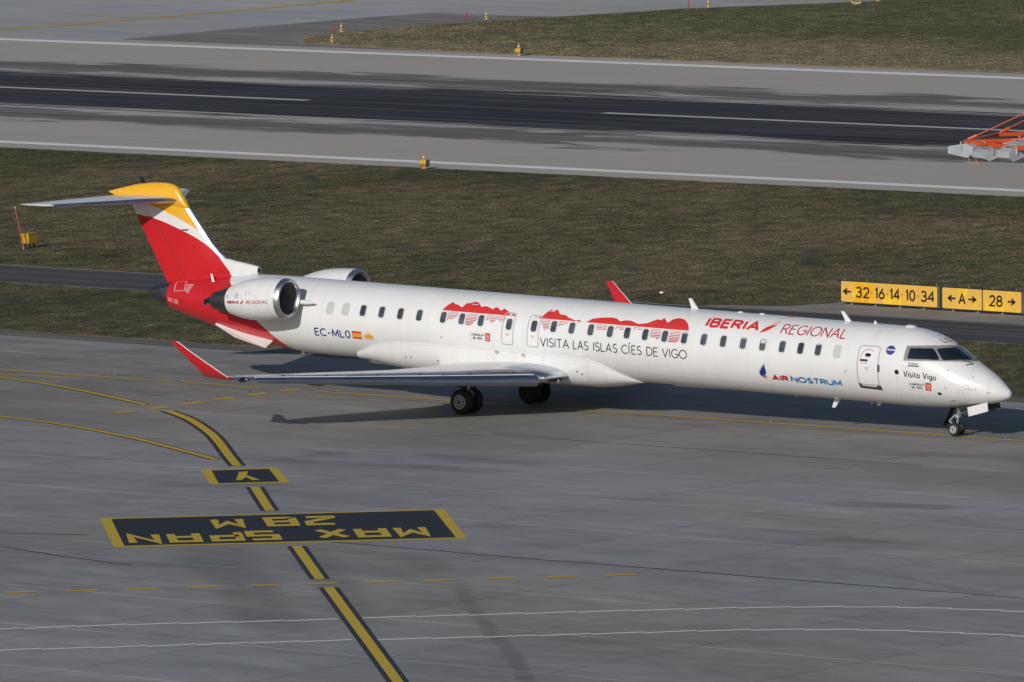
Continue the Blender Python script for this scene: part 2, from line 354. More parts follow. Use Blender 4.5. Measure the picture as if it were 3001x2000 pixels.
def grass_mat(name, green, straw, leaf=False, sc=.10, dry=None):
    m, nt, b = newmat(name); v = coords(nt, 'World')
    mp = N(nt, 'ShaderNodeMapping'); mp.inputs['Scale'].default_value = (.9, .5, 1); nt.links.new(v, mp.inputs[0])
    big = noise(nt, mp.outputs[0], sc, 5, .6, .6); mid = noise(nt, mp.outputs[0], 1.1, 5, .65); fine = noise(nt, v, 7, 4, .7)
    f = math_n(nt, 'ADD', math_n(nt, 'MULTIPLY', big, .62), math_n(nt, 'MULTIPLY', mid, .38))
    if leaf:
        g = N(nt, 'ShaderNodeNewGeometry'); f = math_n(nt, 'ADD', math_n(nt, 'MULTIPLY', f, .84), math_n(nt, 'MULTIPLY', g.outputs['Random Per Island'], .16))
    yy = sepxyz(nt, coords(nt, 'World', rot=(0, 0, -TH)))[1]
    if dry: f = math_n(nt, 'ADD', f, ramp(nt, yy, dry[0], dry[1], .10, -.09))          # drier beside the runway, greener away from it
    else: f = math_n(nt, 'ADD', f, math_n(nt, 'SUBTRACT', .03, ramp(nt, math_n(nt, 'ABSOLUTE', math_n(nt, 'SUBTRACT', yy, 56.0)), 14, 30, 0, .09)))
    c = mixc(nt, ramp(nt, f, .36, .64), tuple(green), tuple(straw))
    k = ramp(nt, mid, .30, .70, .60, 1.30, False)
    if leaf: k = math_n(nt, 'MULTIPLY', k, ramp(nt, g.outputs['Random Per Island'], 0, 1, .84, 1.18, False))
    else: k = math_n(nt, 'MULTIPLY', k, ramp(nt, fine, .3, .7, .55, 1.2, False))
    c = mixc(nt, 1.0, c, k, 'MULTIPLY'); nt.links.new(c, b.inputs['Base Color'])
    b.inputs['Roughness'].default_value = .8; b.inputs['Specular IOR Level'].default_value = .15
    if not leaf: bump(nt, b, math_n(nt, 'ADD', fine, mid), .8, .06)
    return m

STAINS = [(-6.0, -37.2, 9.5, -53.6, 1.5, .42), (-2.2, -37.0, 10.3, -50.7, 1.0, .34), (7.0, -41.7, 23.0, -60.3, .38, .48), (1.0, -36.0, 4.8, -39.4, .9, .30),
          (-15.5, -16.9, -9.0, -16.7, 1.0, .45), (5.0, -18.6, 9.5, -17.7, 1.0, .55), (-15.0, -13.8, -9.0, -14.4, .8, .35), (-17.0, -25.5, -13.0, -23.0, .9, .3)]
_st = []
for (ax, ay, bx, by, w, s) in STAINS:
    a, b_ = w2pf(ax, ay), w2pf(bx, by); _st.append((*a, *b_, w, s))
M_SLAB = concrete('apron concrete', (.305, .306, .310), _st, .40, .10, 1.15, True)
M_FARC = concrete('far taxiway concrete', (.42, .424, .432), (), .3, 0, .8)
M_PAD = concrete('sign pad concrete', (.30, .28, .26), (), 1.0, 0)
M_JOINT = plain('joint sealant', (.085, .082, .078), .85, var=.3, vscale=3)
M_SEAL = plain('bitumen seal', (.045, .044, .044), .7, var=.35, vscale=2)
M_SHOULD = asphalt('shoulder asphalt', (.13, .118, .108), (.04, 2.0), .3, (.20, .185, .17))
M_TAXI = asphalt('dark taxiway asphalt', (.058, .058, .063), (.02, 1.4), .3, (.115, .113, .112))
M_BROWN = asphalt('brown fillet asphalt', (.205, .187, .176), (.12, .8), .35, (.30, .28, .264))
M_RWY = runway_mat()
M_GRASS = grass_mat('turf', (.066, .072, .034), (.150, .120, .072))
M_BLADE = grass_mat('grass blades', (.082, .092, .042), (.205, .165, .100), True)
M_GRASS2 = grass_mat('dry turf', (.098, .104, .050), (.225, .190, .115), sc=.06, dry=(156, 190))
M_BLADE2 = grass_mat('dry grass blades', (.110, .120, .056), (.275, .232, .140), True, sc=.06, dry=(156, 190))
M_YEL = paint('yellow marking paint', (.60, .42, .030), .22, (.25, .22, .12))
M_YEL2 = paint('taxi line paint', (.60, .38, .025), .25, (.25, .22, .12))
M_YELD = paint('worn yellow paint', (.55, .37, .04), .5, (.2, .17, .1))
M_NAVY = paint('dark marking paint', (.020, .024, .034), .25, (.06, .06, .065), .7)
M_WHT = paint('white marking paint', (.92, .91, .88), .25, (.55, .55, .53))
M_WHT3 = paint('service road white', (.85, .85, .85), .12, (.5, .5, .5))
M_NAVYL = paint('dark border paint', (.032, .038, .048), .3, (.09, .09, .09), .7)
M_WHT2 = paint('worn runway white', (.55, .55, .55), .9, (.30, .30, .30))

def pf_sheet(name, pts, z, mat, ragged=0.0, skirt=0.0, step=1.0, kind='structure', parent=None):
    """Flat polygon in runway coordinates; optional ragged outline and skirt."""
    P = list(pts)
    if ragged:
        P = resample(P+[P[0]], step)[:-1]
        P = [(p[0]+random.uniform(-ragged, ragged), p[1]+random.uniform(-ragged, ragged)) for p in P]
    n = len(P); V = [(p[0], p[1], z) for p in P]; F = [tuple(range(n))]
    if skirt:
        V += [(p[0], p[1], z-skirt) for p in P]; F += [(i, i+n, (i+1) % n+n, (i+1) % n) for i in range(n)]
    o = obj(name, (V, F), mat, parent)
    if parent is None:
        o.rotation_euler = (0, 0, TH)
        if kind: o['kind'] = kind
    return o
def wpf(L): return [w2pf(*p) for p in L]
def rect(p0, q0, p1, q1): return [(p0, q0), (p1, q0), (p1, q1), (p0, q1)]

ter = pf_sheet('terrain', rect(-4500, -4500, 4500, 4500), -.09, M_GRASS)
apron = pf_sheet('apron', rect(-260, -330, 330, 10.2), -.030, M_JOINT)
SX, SY = 5.72, 6.75
def slab_mesh(sx, sy, nm):
    x, y = sx/2-.022, sy/2-.022
    V = [(-x, -y, -.026), (x, -y, -.026), (x, y, -.026), (-x, y, -.026), (-x, -y, 0), (x, -y, 0), (x, y, 0), (-x, y, 0)]
    F = [(4, 5, 6, 7)]+[(i, (i+1) % 4, 4+(i+1) % 4, 4+i) for i in range(4)]
    return me_from(nm, V, F, M_SLAB)
slab_a = slab_mesh(SX, SY, 'concrete_slab'); slab_b = slab_mesh(SX, 4.7, 'concrete_slab')
for j in range(-1, 12):
    qa = 5.5-SY*j; qb = qa-SY; me = slab_a
    if j == -1: qa, qb, me = 10.2, 5.5, slab_b
    qc = (qa+qb)/2
    for i in range(-14, 12):
        pc = .02+SX*(i+.5)
        cor = [(*pf2w(pc+a*SX/2, qc+c*(qa-qb)/2), 0) for a in (-1, 0, 1) for c in (-1, 0, 1)]
        if not in_view(np.array(cor), 1.12, 1.12).any(): continue
        s = link('concrete_slab', me, apron); s.location = (pc, qc, random.uniform(-.0015, .0))
# the wider sealed joint and a few tarred cracks lie on the slabs
def strip_w(name, pts, w, mat, z=.003, step=.6, jit=0.0, parent=None):
    P = resample(pts, step)
    if jit: P = [P[0]]+[(p[0]+random.uniform(-jit, jit), p[1]+random.uniform(-jit, jit)) for p in P[1:-1]]+[P[-1]]
    o = obj(name, lift(ribbon(P, w, 50), lambda x, y: (x, y, z)), mat, parent)
    if parent is None: o['kind'] = 'structure'
    return o
strip_w('sealed_joint', [pf2w(-6, -35.05), pf2w(7, -35.1), pf2w(24, -34.9), pf2w(40, -35.0)], .14, M_SEAL, .003, .7, .02)
strip_w('sealed_joint', [pf2w(-16, -7.98), pf2w(2, -8.0)], .05, M_SEAL, .003, .5, .015)
strip_w('sealed_joint', [(-14.2, -38.9), (-10.3, -37.3)], .10, M_SEAL, .003, .5, .03)
strip_w('sealed_joint', [(-12.5, -40.8), (-10.7, -41.1), (-7.4, -42.1), (-4.4, -42.7)], .11, M_SEAL, .003, .4, .05)

pf_sheet('taxiway_shoulder', rect(-260, 10.0, 330, 12.3), -.034, M_SHOULD)
pf_sheet('parallel_taxiway', rect(-400, 27.3, 330, 34.5), -.012, M_TAXI)
M_EDGE = paint('pale edge strip', (.40, .39, .37), .8, (.16, .15, .13))
pf_sheet('taxiway_edge_strip', rect(-260, 27.72, 200, 27.86), -.007, M_EDGE); pf_sheet('taxiway_edge_strip', rect(-260, 33.96, 200, 34.10), -.007, M_EDGE)
pf_sheet('runway', rect(-1200, 84.8, 900, 156.5), -.010, M_RWY)
pf_sheet('far_taxiway', rect(-1200, 150, 900, 900), -.040, M_FARC)
pf_sheet('taxiway_fillet', wpf([(-186, 160.6), (-172.8, 161.5), (-165.9, 163.3), (-166.3, 174.6), (-165.8, 189.8), (-164.9, 195.6), (-158.4, 194.8), (-150, 196), (-120, 185), (20, 165), (20, 150), (-186, 157.5)]), -.024, M_BROWN)
G0 = rect(-150, 12.05, 90, 27.6); G1 = rect(-190, 34.2, 90, 85.25)
G2 = wpf([(-154.75, 167.65), (-153.5, 166.4), (-151, 165.9), (-145.7, 164.6), (-135.9, 163.2), (-131, 162.7), (-100.5, 162.0), (-30, 159.0), (-5, 320), (-110, 320), (-142.8, 226.2), (-147.1, 214.8), (-152.35, 205.3), (-155.3, 192.5), (-156.8, 185.9), (-157.3, 175.9), (-156.5, 171.5)])
pf_sheet('grass_strip', G0, .012, M_GRASS, .07, .06, .5); pf_sheet('grass_strip', G1, .012, M_GRASS, .09, .06, .6); pf_sheet('grass_island', G2, .03, M_GRASS2, .12, .08, .8)
pad_pts = [(-37.0, 36.05), (-33.6, 37.2), (-33.0, 38.5), (-32.6, 39.9), (-18, 39.3), (-10, 38.9), (-10, 34.7), (-33.5, 35.55)]
pf_sheet('sign_pad', wpf(pad_pts), .016, M_PAD)

# grass blades: uncountable, one object per strip
def inside(P, poly):
    r = np.zeros(len(P), bool); n = len(poly)
    for i in range(n):
        (x1, y1), (x2, y2) = poly[i], poly[(i+1) % n]
        c = ((y1 > P[:, 1]) != (y2 > P[:, 1])); xx = (x2-x1)*(P[:, 1]-y1)/((y2-y1) or 1e-9)+x1
        r ^= c & (P[:, 0] < xx)
    return r
def blades(name, label, poly, dens, hmin, hmax, w, mat, bb, exclude=None, z0=.01):
    (p0, q0, p1, q1) = bb; n = int((p1-p0)*(q1-q0)*dens)
    P = np.stack([RNG.uniform(p0, p1, n), RNG.uniform(q0, q1, n)], 1)
    P = P[inside(P, poly)]
    ct, st = math.cos(TH), math.sin(TH); W = np.stack([P[:, 0]*ct-P[:, 1]*st, P[:, 0]*st+P[:, 1]*ct, np.zeros(len(P))], 1)
    W = W[in_view(W, 1.06, 1.08)]
    if exclude is not None: W = W[~inside(W[:, :2], exclude)]
    # clumping: keep more where a slow wave field is high
    cl = np.sin(W[:, 0]*2.1+np.sin(W[:, 1]*1.3)*2)*np.sin(W[:, 1]*1.7+np.sin(W[:, 0]*.9)*2)
    W = W[RNG.uniform(0, 1, len(W)) < .62+.38*cl]
    n = len(W); nb = 3
    B = np.repeat(W, nb, 0)+np.concatenate([RNG.normal(0, .035, (n*nb, 2)), np.zeros((n*nb, 1))], 1); B[:, 2] = z0-.01
    a = RNG.uniform(0, 2*np.pi, n*nb); h = RNG.uniform(hmin, hmax, n*nb); ww = w*RNG.uniform(.6, 1.4, n*nb)
    d = np.stack([np.cos(a), np.sin(a), 0*a], 1); le = RNG.normal(0, .55, (n*nb, 2))*h[:, None]
    tip = B+np.concatenate([le, h[:, None]+.01], 1)
    V = np.stack([B-d*ww[:, None]/2, B+d*ww[:, None]/2, tip], 1).reshape(-1, 3)
    me = bpy.data.meshes.new(name); k = len(V); me.vertices.add(k); me.vertices.foreach_set('co', V.ravel().astype(np.float32))
    me.loops.add(k); me.loops.foreach_set('vertex_index', np.arange(k, dtype=np.int32)); me.polygons.add(k//3)
    me.polygons.foreach_set('loop_start', np.arange(0, k, 3, dtype=np.int32)); me.polygons.foreach_set('loop_total', np.full(k//3, 3, np.int32))
    me.materials.append(mat); me.update(calc_edges=True)
    return tag(link(name, me), label, 'grass', kind='stuff')
blades('grass_blades', 'short dull green grass between the apron and the dark taxiway', G0, 130, .018, .050, .020, M_BLADE, (-90, 12.05, 10, 27.6))
blades('grass_blades', 'short brown-green grass between the dark taxiway and the runway', G1, 85, .02, .055, .024, M_BLADE, (-135, 34.2, -5, 85.25), pad_pts)
blades('grass_blades', 'dry olive grass on the island beyond the runway', G2, 45, .02, .055, .035, M_BLADE2, (-175, 152, -85, 228), None, .03)

# ---- painted markings (sheets a few millimetres above the slabs)
def quad_sheet(name, pts, z, mat, parent=None):
    o = obj(name, ([(p[0], p[1], z) for p in pts], [tuple(range(len(pts)))]), mat, parent)
    if parent is None: o['kind'] = 'structure'
    return o
def line_marking(name, pts, wy, wn=0.0, mat=M_YEL, step=.5):
    P = resample(pts, step); z = .005
    o = strip_w(name, P, wy, mat, .009, 50)
    if wn: strip_w('dark_border', P, wn, M_NAVYL, .005, 50, 0, o)
    return o
def smooth_path(pts, n=6):
    P = [np.array(p, float) for p in pts]; out = []
    for i in range(len(P)-1):
        a, b, c, d = P[max(i-1, 0)], P[i], P[i+1], P[min(i+2, len(P)-1)]
        for k in range(n):
            t = k/n; out.append(tuple(.5*((2*b)+(c-a)*t+(2*a-5*b+4*c-d)*t*t+(3*b-a-3*c+d)*t**3)))
    out.append(tuple(P[-1])); return out
line_marking('lead_in_line', [(4.03, -44.13), (19.2, -61.2), (30, -73)], .30, .60)
line_marking('lead_in_line', [(-2.88, -36.43), (2.6, -42.63)], .30, .60)
line_marking('lead_in_line', [(-13.7, -24.19), (-9.25, -29.3)], .30, .60)
line_marking('lead_in_line', smooth_path([(-30.71, -6.67), (-28.35, -8.51), (-25.39, -11.34), (-23.27, -13.57), (-20.18, -17.04), (-17.96, -19.49)]), .30, .60)
line_marking('curved_taxi_line', smooth_path([(-56, 3.2), (-43.42, -.22), (-39.05, -1.91), (-36.03, -3.48), (-32.74, -5.34)]), .25, .42)
line_marking('curved_taxi_line', smooth_path([(-45, -8.6), (-34.8, -10.99), (-30.98, -12.15), (-26.51, -14.22), (-23.0, -16.3), (-19.79, -18.27)]), .25, .42)
line_marking('taxi_centre_line', [(-80, 3.5), (-45.15, 2.02), (-36.89, 1.72)], .25, 0, M_YEL2)
line_marking('taxi_centre_line', [(-62, -2.5), (-44.03, .54), (-40.52, 1.2)], .22, 0, M_YEL2)
line_marking('taxi_centre_line', [(-36.55, 1.72), (-32.65, 1.5)], .25, 0, M_YEL2)
line_marking('taxi_centre_line', [(-30.31, 1.40), (-24.14, 1.15), (-18.2, .84), (-10.02, .50), (.62, -.12), (60, -2.8)], .25, 0, M_YEL2)
D1 = [(-31.97, -8.05), (-31.69, -7.3), (-31.78, -6.43), (-31.51, -5.59), (-31.7, -4.59), (-31.42, -3.74), (-31.72, -2.62), (-31.36, -1.9), (-31.55, -.87), (-31.32, -.04), (-31.42, .86), (-31.18, 1.62), (-31.35, 2.77), (-31.12, 3.52)]
for i in range(0, len(D1), 2): line_marking('holding_dash', [D1[i], D1[i+1]], .46, 0, M_YEL2)
for k in range(-1, 11):
    a = (-3.43+1.283*k, -49.93+1.228*k); line_marking('stand_dash', [a, (a[0]+.65, a[1]+.65)], .32, 0, M_YEL2)
def staggered(pts, name):
    P = smooth_path(pts, 8); S = [0]
    for a, b in zip(P[:-1], P[1:]): S.append(S[-1]+math.hypot(b[0]-a[0], b[1]-a[1]))
    def at(s):
        x = np.interp(s, S, [p[0] for p in P]); y = np.interp(s, S, [p[1] for p in P]); return np.array((x, y))
    k = max(1, round(S[-1]/1.5)); L = S[-1]/k
    for i in range(k):
        a, b = at(i*L), at((i+1)*L); d = (b-a)/np.linalg.norm(b-a); n = np.array((-d[1], d[0]))
        line_marking(name, [tuple(a-n*.085), tuple(b+n*.085)], .17, 0, M_WHT3, 1.0)
staggered([(-4, -62.7), (1.65, -56.55), (3.76, -54.25), (6.08, -52.21), (8.62, -49.87)], 'service_road_dash')
staggered([(9.04, -49.28), (12.19, -46.36), (14.96, -43.82), (17.51, -41.58), (19.9, -40.0), (22.26, -39.06), (24.54, -38.57), (30, -38.0)], 'service_road_dash')
staggered([(-2, -66.3), (4.48, -60.09), (6.96, -57.87), (8.9, -55.92), (11.67, -53.36)], 'service_road_dash')
staggered([(12.22, -52.92), (15.04, -50.4), (17.74, -47.87), (19.9, -45.94), (22.4, -44.4), (25.09, -43.52), (27.36, -43.11), (33, -42.6)], 'service_road_dash')
# stand letter Y and the span limit, painted to be read from the far side
yb = quad_sheet('stand_letter_panel', [(-18.35, -20.99), (-16.49, -19.26), (-13.46, -22.61), (-15.37, -24.36)], .006, M_YEL)
quad_sheet('dark_field', [(-17.84, -21.05), (-16.48, -19.72), (-13.92, -22.57), (-15.34, -23.96)], .010, M_NAVY, yb)
quad_sheet('letter_y', [(-16.77, -20.98), (-16.58, -20.72), (-15.96, -21.63), (-14.72, -22.53), (-14.91, -22.71), (-15.63, -22.10), (-15.25, -22.84), (-15.38, -22.98), (-16.15, -21.85)], .014, M_YEL, yb)
mb = quad_sheet('span_limit_panel', [(-12.62, -33.7), (-4.71, -26.19), (.5, -32.2), (-7.53, -39.52)], .006, M_YEL)
quad_sheet('dark_field', [(-12.20, -33.66), (-4.78, -26.63), (.05, -32.18), (-7.50, -39.05)], .010, M_NAVY, mb)
def mb_map(r, u): return (-4.71-.7257*r+.655*u, -26.19-.689*r-.756*u, .014)
def block(ch, rc, u0, h, w, sw):
    q = .55   # letters are drawn stretched along the lane, so the cross bars come out thicker than the uprights
    parts = [lift(ribbon([(rc-w/2+sw/2+p[0]*(w-sw), sw/2+p[1]*(h*q-sw)) for p in pl], sw, 50), lambda r, u, k=k: (mb_map(r, u0+u/q)[0], mb_map(r, u0+u/q)[1], .014+.002*k)) for k, pl in enumerate(BLOCK[ch][1])]
    obj('painted_character', join(*parts), M_YEL, mb)
for ch, rc in (('M', 1.53), ('A', 2.77), ('X', 4.0), ('S', 6.15), ('P', 7.28), ('A', 8.58), ('N', 9.83)): block(ch, rc, 4.5, 2.5, 1.04, .27)
for ch, rc in (('2', 4.1), ('8', 5.33), ('M', 7.0)): block(ch, rc, 1.0, 2.45, 1.04, .27)

# runway paint
def pf_mark(name, r, z, mat): return pf_sheet(name, r, z, mat)
pf_mark('runway_edge_line', rect(-1200, 87.75, 900, 88.95), .001, M_WHT); pf_mark('runway_edge_line', rect(-1200, 152.6, 900, 154.1), .001, M_WHT)
for k in range(-6, 6): pf_mark('runway_centre_dash', rect(-158.6+50*k, 119.65, -128.6+50*k, 120.4), .001, M_WHT2)
strip_w('far_taxi_line', smooth_path([(-186, 160.5), (-179.6, 168), (-178.3, 175), (-178.07, 185.6), (-178.3, 204), (-181, 232)]), .75, M_YEL2, -.03, 50)
strip_w('far_taxi_line', smooth_path([(-186, 163), (-181, 168.6), (-179.2, 172.5)]), .5, M_YEL2, -.028, 50)
for k in range(7):
    strip_w('far_holding_dash', [(-154.5+k*1.7, 214.5+k*1.15), (-153.3+k*1.7, 215.3+k*1.15)], .5, M_YELD, -.03, 50)

# ================================================================== THE AIRCRAFT
ZC=2.225
_FX=[0,-.03,-.10,-.34,-.72,-1.26,-1.6,-2.05,-2.45,-2.9,-3.4,-4.0,-4.8,-28.3,-29.3,-30.25,-31.5,-33.0,-34.0,-34.87,-35.88,-36.45,-36.66,-36.71]
_FT=[1.53,1.63,1.70,1.90,2.17,2.46,2.66,2.93,3.16,3.36,3.49,3.555,3.57,3.57,3.57,3.565,3.54,3.43,3.30,3.16,2.97,2.83,2.74,2.62]
_FB=[1.53,1.43,1.38,1.27,1.17,1.08,1.03,.965,.93,.905,.89,.882,.88,.88,.90,.97,1.12,1.42,1.65,1.86,2.14,2.36,2.48,2.60]
_FW=[.0,.10,.17,.36,.57,.80,.92,1.05,1.13,1.21,1.27,1.32,1.345,1.345,1.34,1.31,1.22,1.01,.82,.64,.42,.27,.16,.02]
_FC=[1.53,1.53,1.535,1.57,1.63,1.74,1.82,1.93,2.02,2.11,2.17,2.21,2.225,2.225,2.23,2.25,2.30,2.40,2.46,2.50,2.56,2.60,2.61,2.61]
def _pchip(xs,ys,x):
    xs=np.asarray(xs,float);ys=np.asarray(ys,float);h=np.diff(xs);d=np.diff(ys)/h
    m=np.zeros_like(ys)
    for i in range(1,len(xs)-1):
        if d[i-1]*d[i]>0:
            w1=2*h[i]+h[i-1];w2=h[i]+2*h[i-1]; m[i]=(w1+w2)/(w1/d[i-1]+w2/d[i])
    m[0]=d[0];m[-1]=d[-1]
    x=np.clip(x,xs[0],xs[-1]); i=np.clip(np.searchsorted(xs,x)-1,0,len(xs)-2)
    t=(x-xs[i])/h[i]; t2=t*t;t3=t2*t
    return (2*t3-3*t2+1)*ys[i]+(t3-2*t2+t)*h[i]*m[i]+(-2*t3+3*t2)*ys[i+1]+(t3-t2)*h[i]*m[i+1]
def _f(tab,x): return _pchip(_FX[::-1],tab[::-1],x)
def fus(x,phi):
    x=np.asarray(x,float);phi=np.asarray(phi,float)
    c=_f(_FC,x);t=_f(_FT,x);b=_f(_FB,x);w=_f(_FW,x)
    s=np.sin(phi)
    return np.stack([x+0*phi,-w*np.cos(phi),c+np.where(s>0,(t-c)*s,(c-b)*s)],-1)
def fusn(x,phi,off):
    e=1e-3
    P=fus(x,phi);a=fus(np.asarray(x)+e,phi)-fus(np.asarray(x)-e,phi);b=fus(x,np.asarray(phi)+e)-fus(x,np.asarray(phi)-e)
    n=np.cross(b,a); n/=np.linalg.norm(n,axis=-1,keepdims=True)+1e-12
    # outward: away from the axis
    o=P-np.stack([P[...,0],0*P[...,1],_f(_FC,P[...,0])],-1)
    sg=np.sign((n*o).sum(-1,keepdims=True)); sg[sg==0]=1
    return P+n*sg*off

def curve_node(nt, x, x0, x1, pts, y0, y1):
    """y = f(x) through pts, evaluated on the GPU-free float curve node."""
    t = math_n(nt, 'DIVIDE', math_n(nt, 'SUBTRACT', x, x0), x1-x0)
    fc = N(nt, 'ShaderNodeFloatCurve'); cu = fc.mapping.curves[0]
    P = sorted(((a-x0)/(x1-x0), (b-y0)/(y1-y0)) for a, b in pts)
    while len(cu.points) < len(P): cu.points.new(.5, .5)
    for q, (a, b) in zip(cu.points, P): q.location = (min(max(a, 0), 1), min(max(b, 0), 1)); q.handle_type = 'AUTO_CLAMPED'
    fc.mapping.update(); nt.links.new(t, fc.inputs['Value'])
    return math_n(nt, 'ADD', math_n(nt, 'MULTIPLY', fc.outputs[0], y1-y0), y0)
WHITE = (.745, .75, .765); RED = (.56, .016, .022); YELLOW = (.80, .42, .02)
def livery(name, scheme=True, rough=.32):
    m, nt, b = newmat(name); v = coords(nt); x, y, z = sepxyz(nt, v)
    st = N(nt, 'ShaderNodeMapping'); st.inputs['Scale'].default_value = (2.2, .5, .25); nt.links.new(v, st.inputs[0])
    n = noise(nt, v, .9, 5); s = noise(nt, st.outputs[0], 1.6, 5, .62); low = ramp(nt, z, .7, 1.7, 1, 0)
    dirt = math_n(nt, 'ADD', ramp(nt, s, .50, .78, 0, .20), math_n(nt, 'MULTIPLY', low, ramp(nt, s, .3, .75, .05, .32)))
    wcol = mixc(nt, dirt, WHITE, (.50, .46, .39)); wcol = mixc(nt, 1.0, wcol, ramp(nt, n, .3, .7, .965, 1.01, False), 'MULTIPLY')
    c = wcol
    if scheme:
        bx = curve_node(nt, z, .7, 5.6, [(.7, -29.45), (1.0, -29.72), (1.3, -30.08), (1.55, -30.32), (2.0, -30.87), (2.6, -31.6), (3.0, -32.15), (3.37, -32.70), (4.07, -33.47), (4.59, -34.29), (4.97, -35.3), (5.28, -36.49), (5.37, -37.29), (5.6, -39.5)], -39.5, -29.0)
        red = math_n(nt, 'MULTIPLY', math_n(nt, 'LESS_THAN', x, bx), math_n(nt, 'LESS_THAN', z, 5.6))
        rc = mixc(nt, 1.0, RED, ramp(nt, n, .3, .7, .92, 1.06, False), 'MULTIPLY'); c = mixc(nt, red, c, rc)
        yz = curve_node(nt, x, -38.6, -33.0, [(-38.6, 6.02), (-37.3, 5.90), (-36.49, 5.73), (-35.78, 5.51), (-35.0, 5.22), (-34.32, 4.92), (-33.0, 4.25)], 4.0, 6.5)
        yel = math_n(nt, 'MULTIPLY', math_n(nt, 'GREATER_THAN', z, yz), math_n(nt, 'LESS_THAN', x, -32.9)); c = mixc(nt, yel, c, YELLOW)
    nt.links.new(c, b.inputs['Base Color']); b.inputs['Roughness'].default_value = rough
    b.inputs['Coat Weight'].default_value = .38; b.inputs['Coat Roughness'].default_value = .16; b.inputs['Specular IOR Level'].default_value = .4
    return m
M_LIV = livery('aircraft livery paint'); M_AW = livery('aircraft white paint', False)
M_RED = plain('red aircraft paint', RED, .3, var=.08, coat=.5); M_MED = plain('signal red print', (.60, .035, .032), .4, var=.06)
M_DRED = plain('dark red print', (.42, .008, .018), .4, var=.05); M_YLW = plain('golden yellow print', (.72, .36, .02), .4, var=.05)
M_BLK = plain('black print', (.012, .012, .014), .5, var=.05); M_BLUE = plain('royal blue print', (.010, .035, .20), .45, var=.05); M_LBLUE = plain('light blue print', (.02, .17, .42), .45, var=.05)
M_GREY = plain('door outline grey', (.42, .43, .44), .5, var=.06); M_LINE = plain('panel line grey', (.58, .58, .58), .6, var=.1)
M_PLUG = plain('blanked window grey', (.52, .53, .53), .45, var=.05)
def metal(name, col, rough, brush=(1, 12, 12)):
    m, nt, b = newmat(name); v = coords(nt, scale=brush); n = noise(nt, v, 1.5, 6, .65)
    nt.links.new(ramp(nt, n, .3, .7, rough*.75, rough*1.35, False), b.inputs['Roughness']); nt.links.new(mixc(nt, 1.0, tuple(col), ramp(nt, n, .3, .7, .85, 1.05, False), 'MULTIPLY'), b.inputs['Base Color'])
    b.inputs['Metallic'].default_value = 1.0; return m
M_ALU = metal('polished leading edge metal', (.60, .64, .70), .36, (.6, .3, 9)); M_LIP = metal('bright intake lip metal', (.78, .78, .79), .33, (3, 3, 3))
M_SLAT = metal('slat metal', (.46, .50, .57), .30, (.6, .3, 9)); M_STEEL = metal('heat stained steel', (.22, .22, .23), .42, (.5, 6, 6)); M_CONE = metal('dark exhaust steel', (.10, .10, .105), .5, (1, 4, 4))
M_STRUT = metal('gear strut metal', (.62, .63, .64), .35, (4, 4, 4)); M_RIM = plain('grey wheel rim', (.34, .36, .37), .4, var=.15)
M_TYRE = plain('tyre rubber', (.016, .016, .017), .75, var=.25, vscale=14); M_DARK = plain('dark gear bay', (.014, .015, .017), .7, var=.2); M_DKG = plain('dark grey fitting', (.05, .052, .056), .5, var=.2)
def glass(name, col, rough=.06):
    m, nt, b = newmat(name); v = coords(nt); n = noise(nt, v, 2.0, 3)
    oi = N(nt, 'ShaderNodeObjectInfo'); nt.links.new(mixc(nt, 1.0, mixc(nt, ramp(nt, n, .35, .65), tuple(c*.7 for c in col), tuple(c*1.3 for c in col)), ramp(nt, oi.outputs['Random'], 0, 1, .55, 1.45, False), 'MULTIPLY'), b.inputs['Base Color']); b.inputs['Roughness'].default_value = rough
    b.inputs['Specular IOR Level'].default_value = .7; b.inputs['Coat Weight'].default_value = .6; b.inputs['Coat Roughness'].default_value = .03; return m
M_PANE = glass('cabin window glass', (.065, .075, .095)); M_CPANE = glass('cockpit glass', (.006, .012, .018), .04)
M_FRAME = plain('bare windscreen frame', (.25, .24, .23), .42, var=.1); M_SILVER = plain('window surround', (.60, .61, .62), .4, var=.06)

jet = empty('passenger_jet', (0, 0, 0), (0, .0231, 0))
tag(jet, 'white regional jet with red tail taxiing to the right', 'airplane')
R0 = 1.345
def drape(vf2, off=.004):
    P = np.array(vf2[0], float); return fusn(P[:, 0], P[:, 1]/R0, off), vf2[1]
def decal(name, vf2, mat, off=.004, parent=None): return obj(name, drape(vf2, off), mat, parent or jet)
def qmap(vf2, bl, br, tl, tr):
    """unit square to four (x, s) corners"""
    out = []
    for a, b in vf2[0]:
        out.append(tuple(bl[i]*(1-a)*(1-b)+br[i]*a*(1-b)+tl[i]*(1-a)*b+tr[i]*a*b for i in (0, 1)))
    return out, vf2[1]

# ---- fuselage
xs = sorted(set([round(v, 3) for v in list(-np.array([0, .008, .03, .06, .1, .16, .24, .34, .46, .6, .75, .9, 1.08, 1.26, 1.45, 1.65, 1.85, 2.05, 2.25, 2.45, 2.65, 2.85, 3.05, 3.25, 3.5, 3.75, 4.0, 4.3, 4.6, 4.8]))+list(np.arange(-28.0, -4.9, .9))+list(-np.arange(28.3, 35.6, .3))+[-35.55]]), reverse=True)
NPH = 72; ph = np.arange(NPH)/NPH*2*np.pi
rings = [fus(np.full(NPH, x), ph) for x in xs]
fu = obj('fuselage', loft(rings), M_LIV, jet, True)
xs2 = [-35.56, -35.7, -35.88, -36.1, -36.3, -36.45, -36.58, -36.66, -36.70]
obj('tail_cone', loft([fus(np.full(36, x), np.arange(36)/36*2*np.pi) for x in xs2]), M_STEEL, jet, True)
obj('tail_light', lathe([(-36.80, .03), (-36.78, .07), (-36.66, .10), (-36.6, .10)], 14, 'x', (0, 0, 2.61)), M_DKG, jet, True)
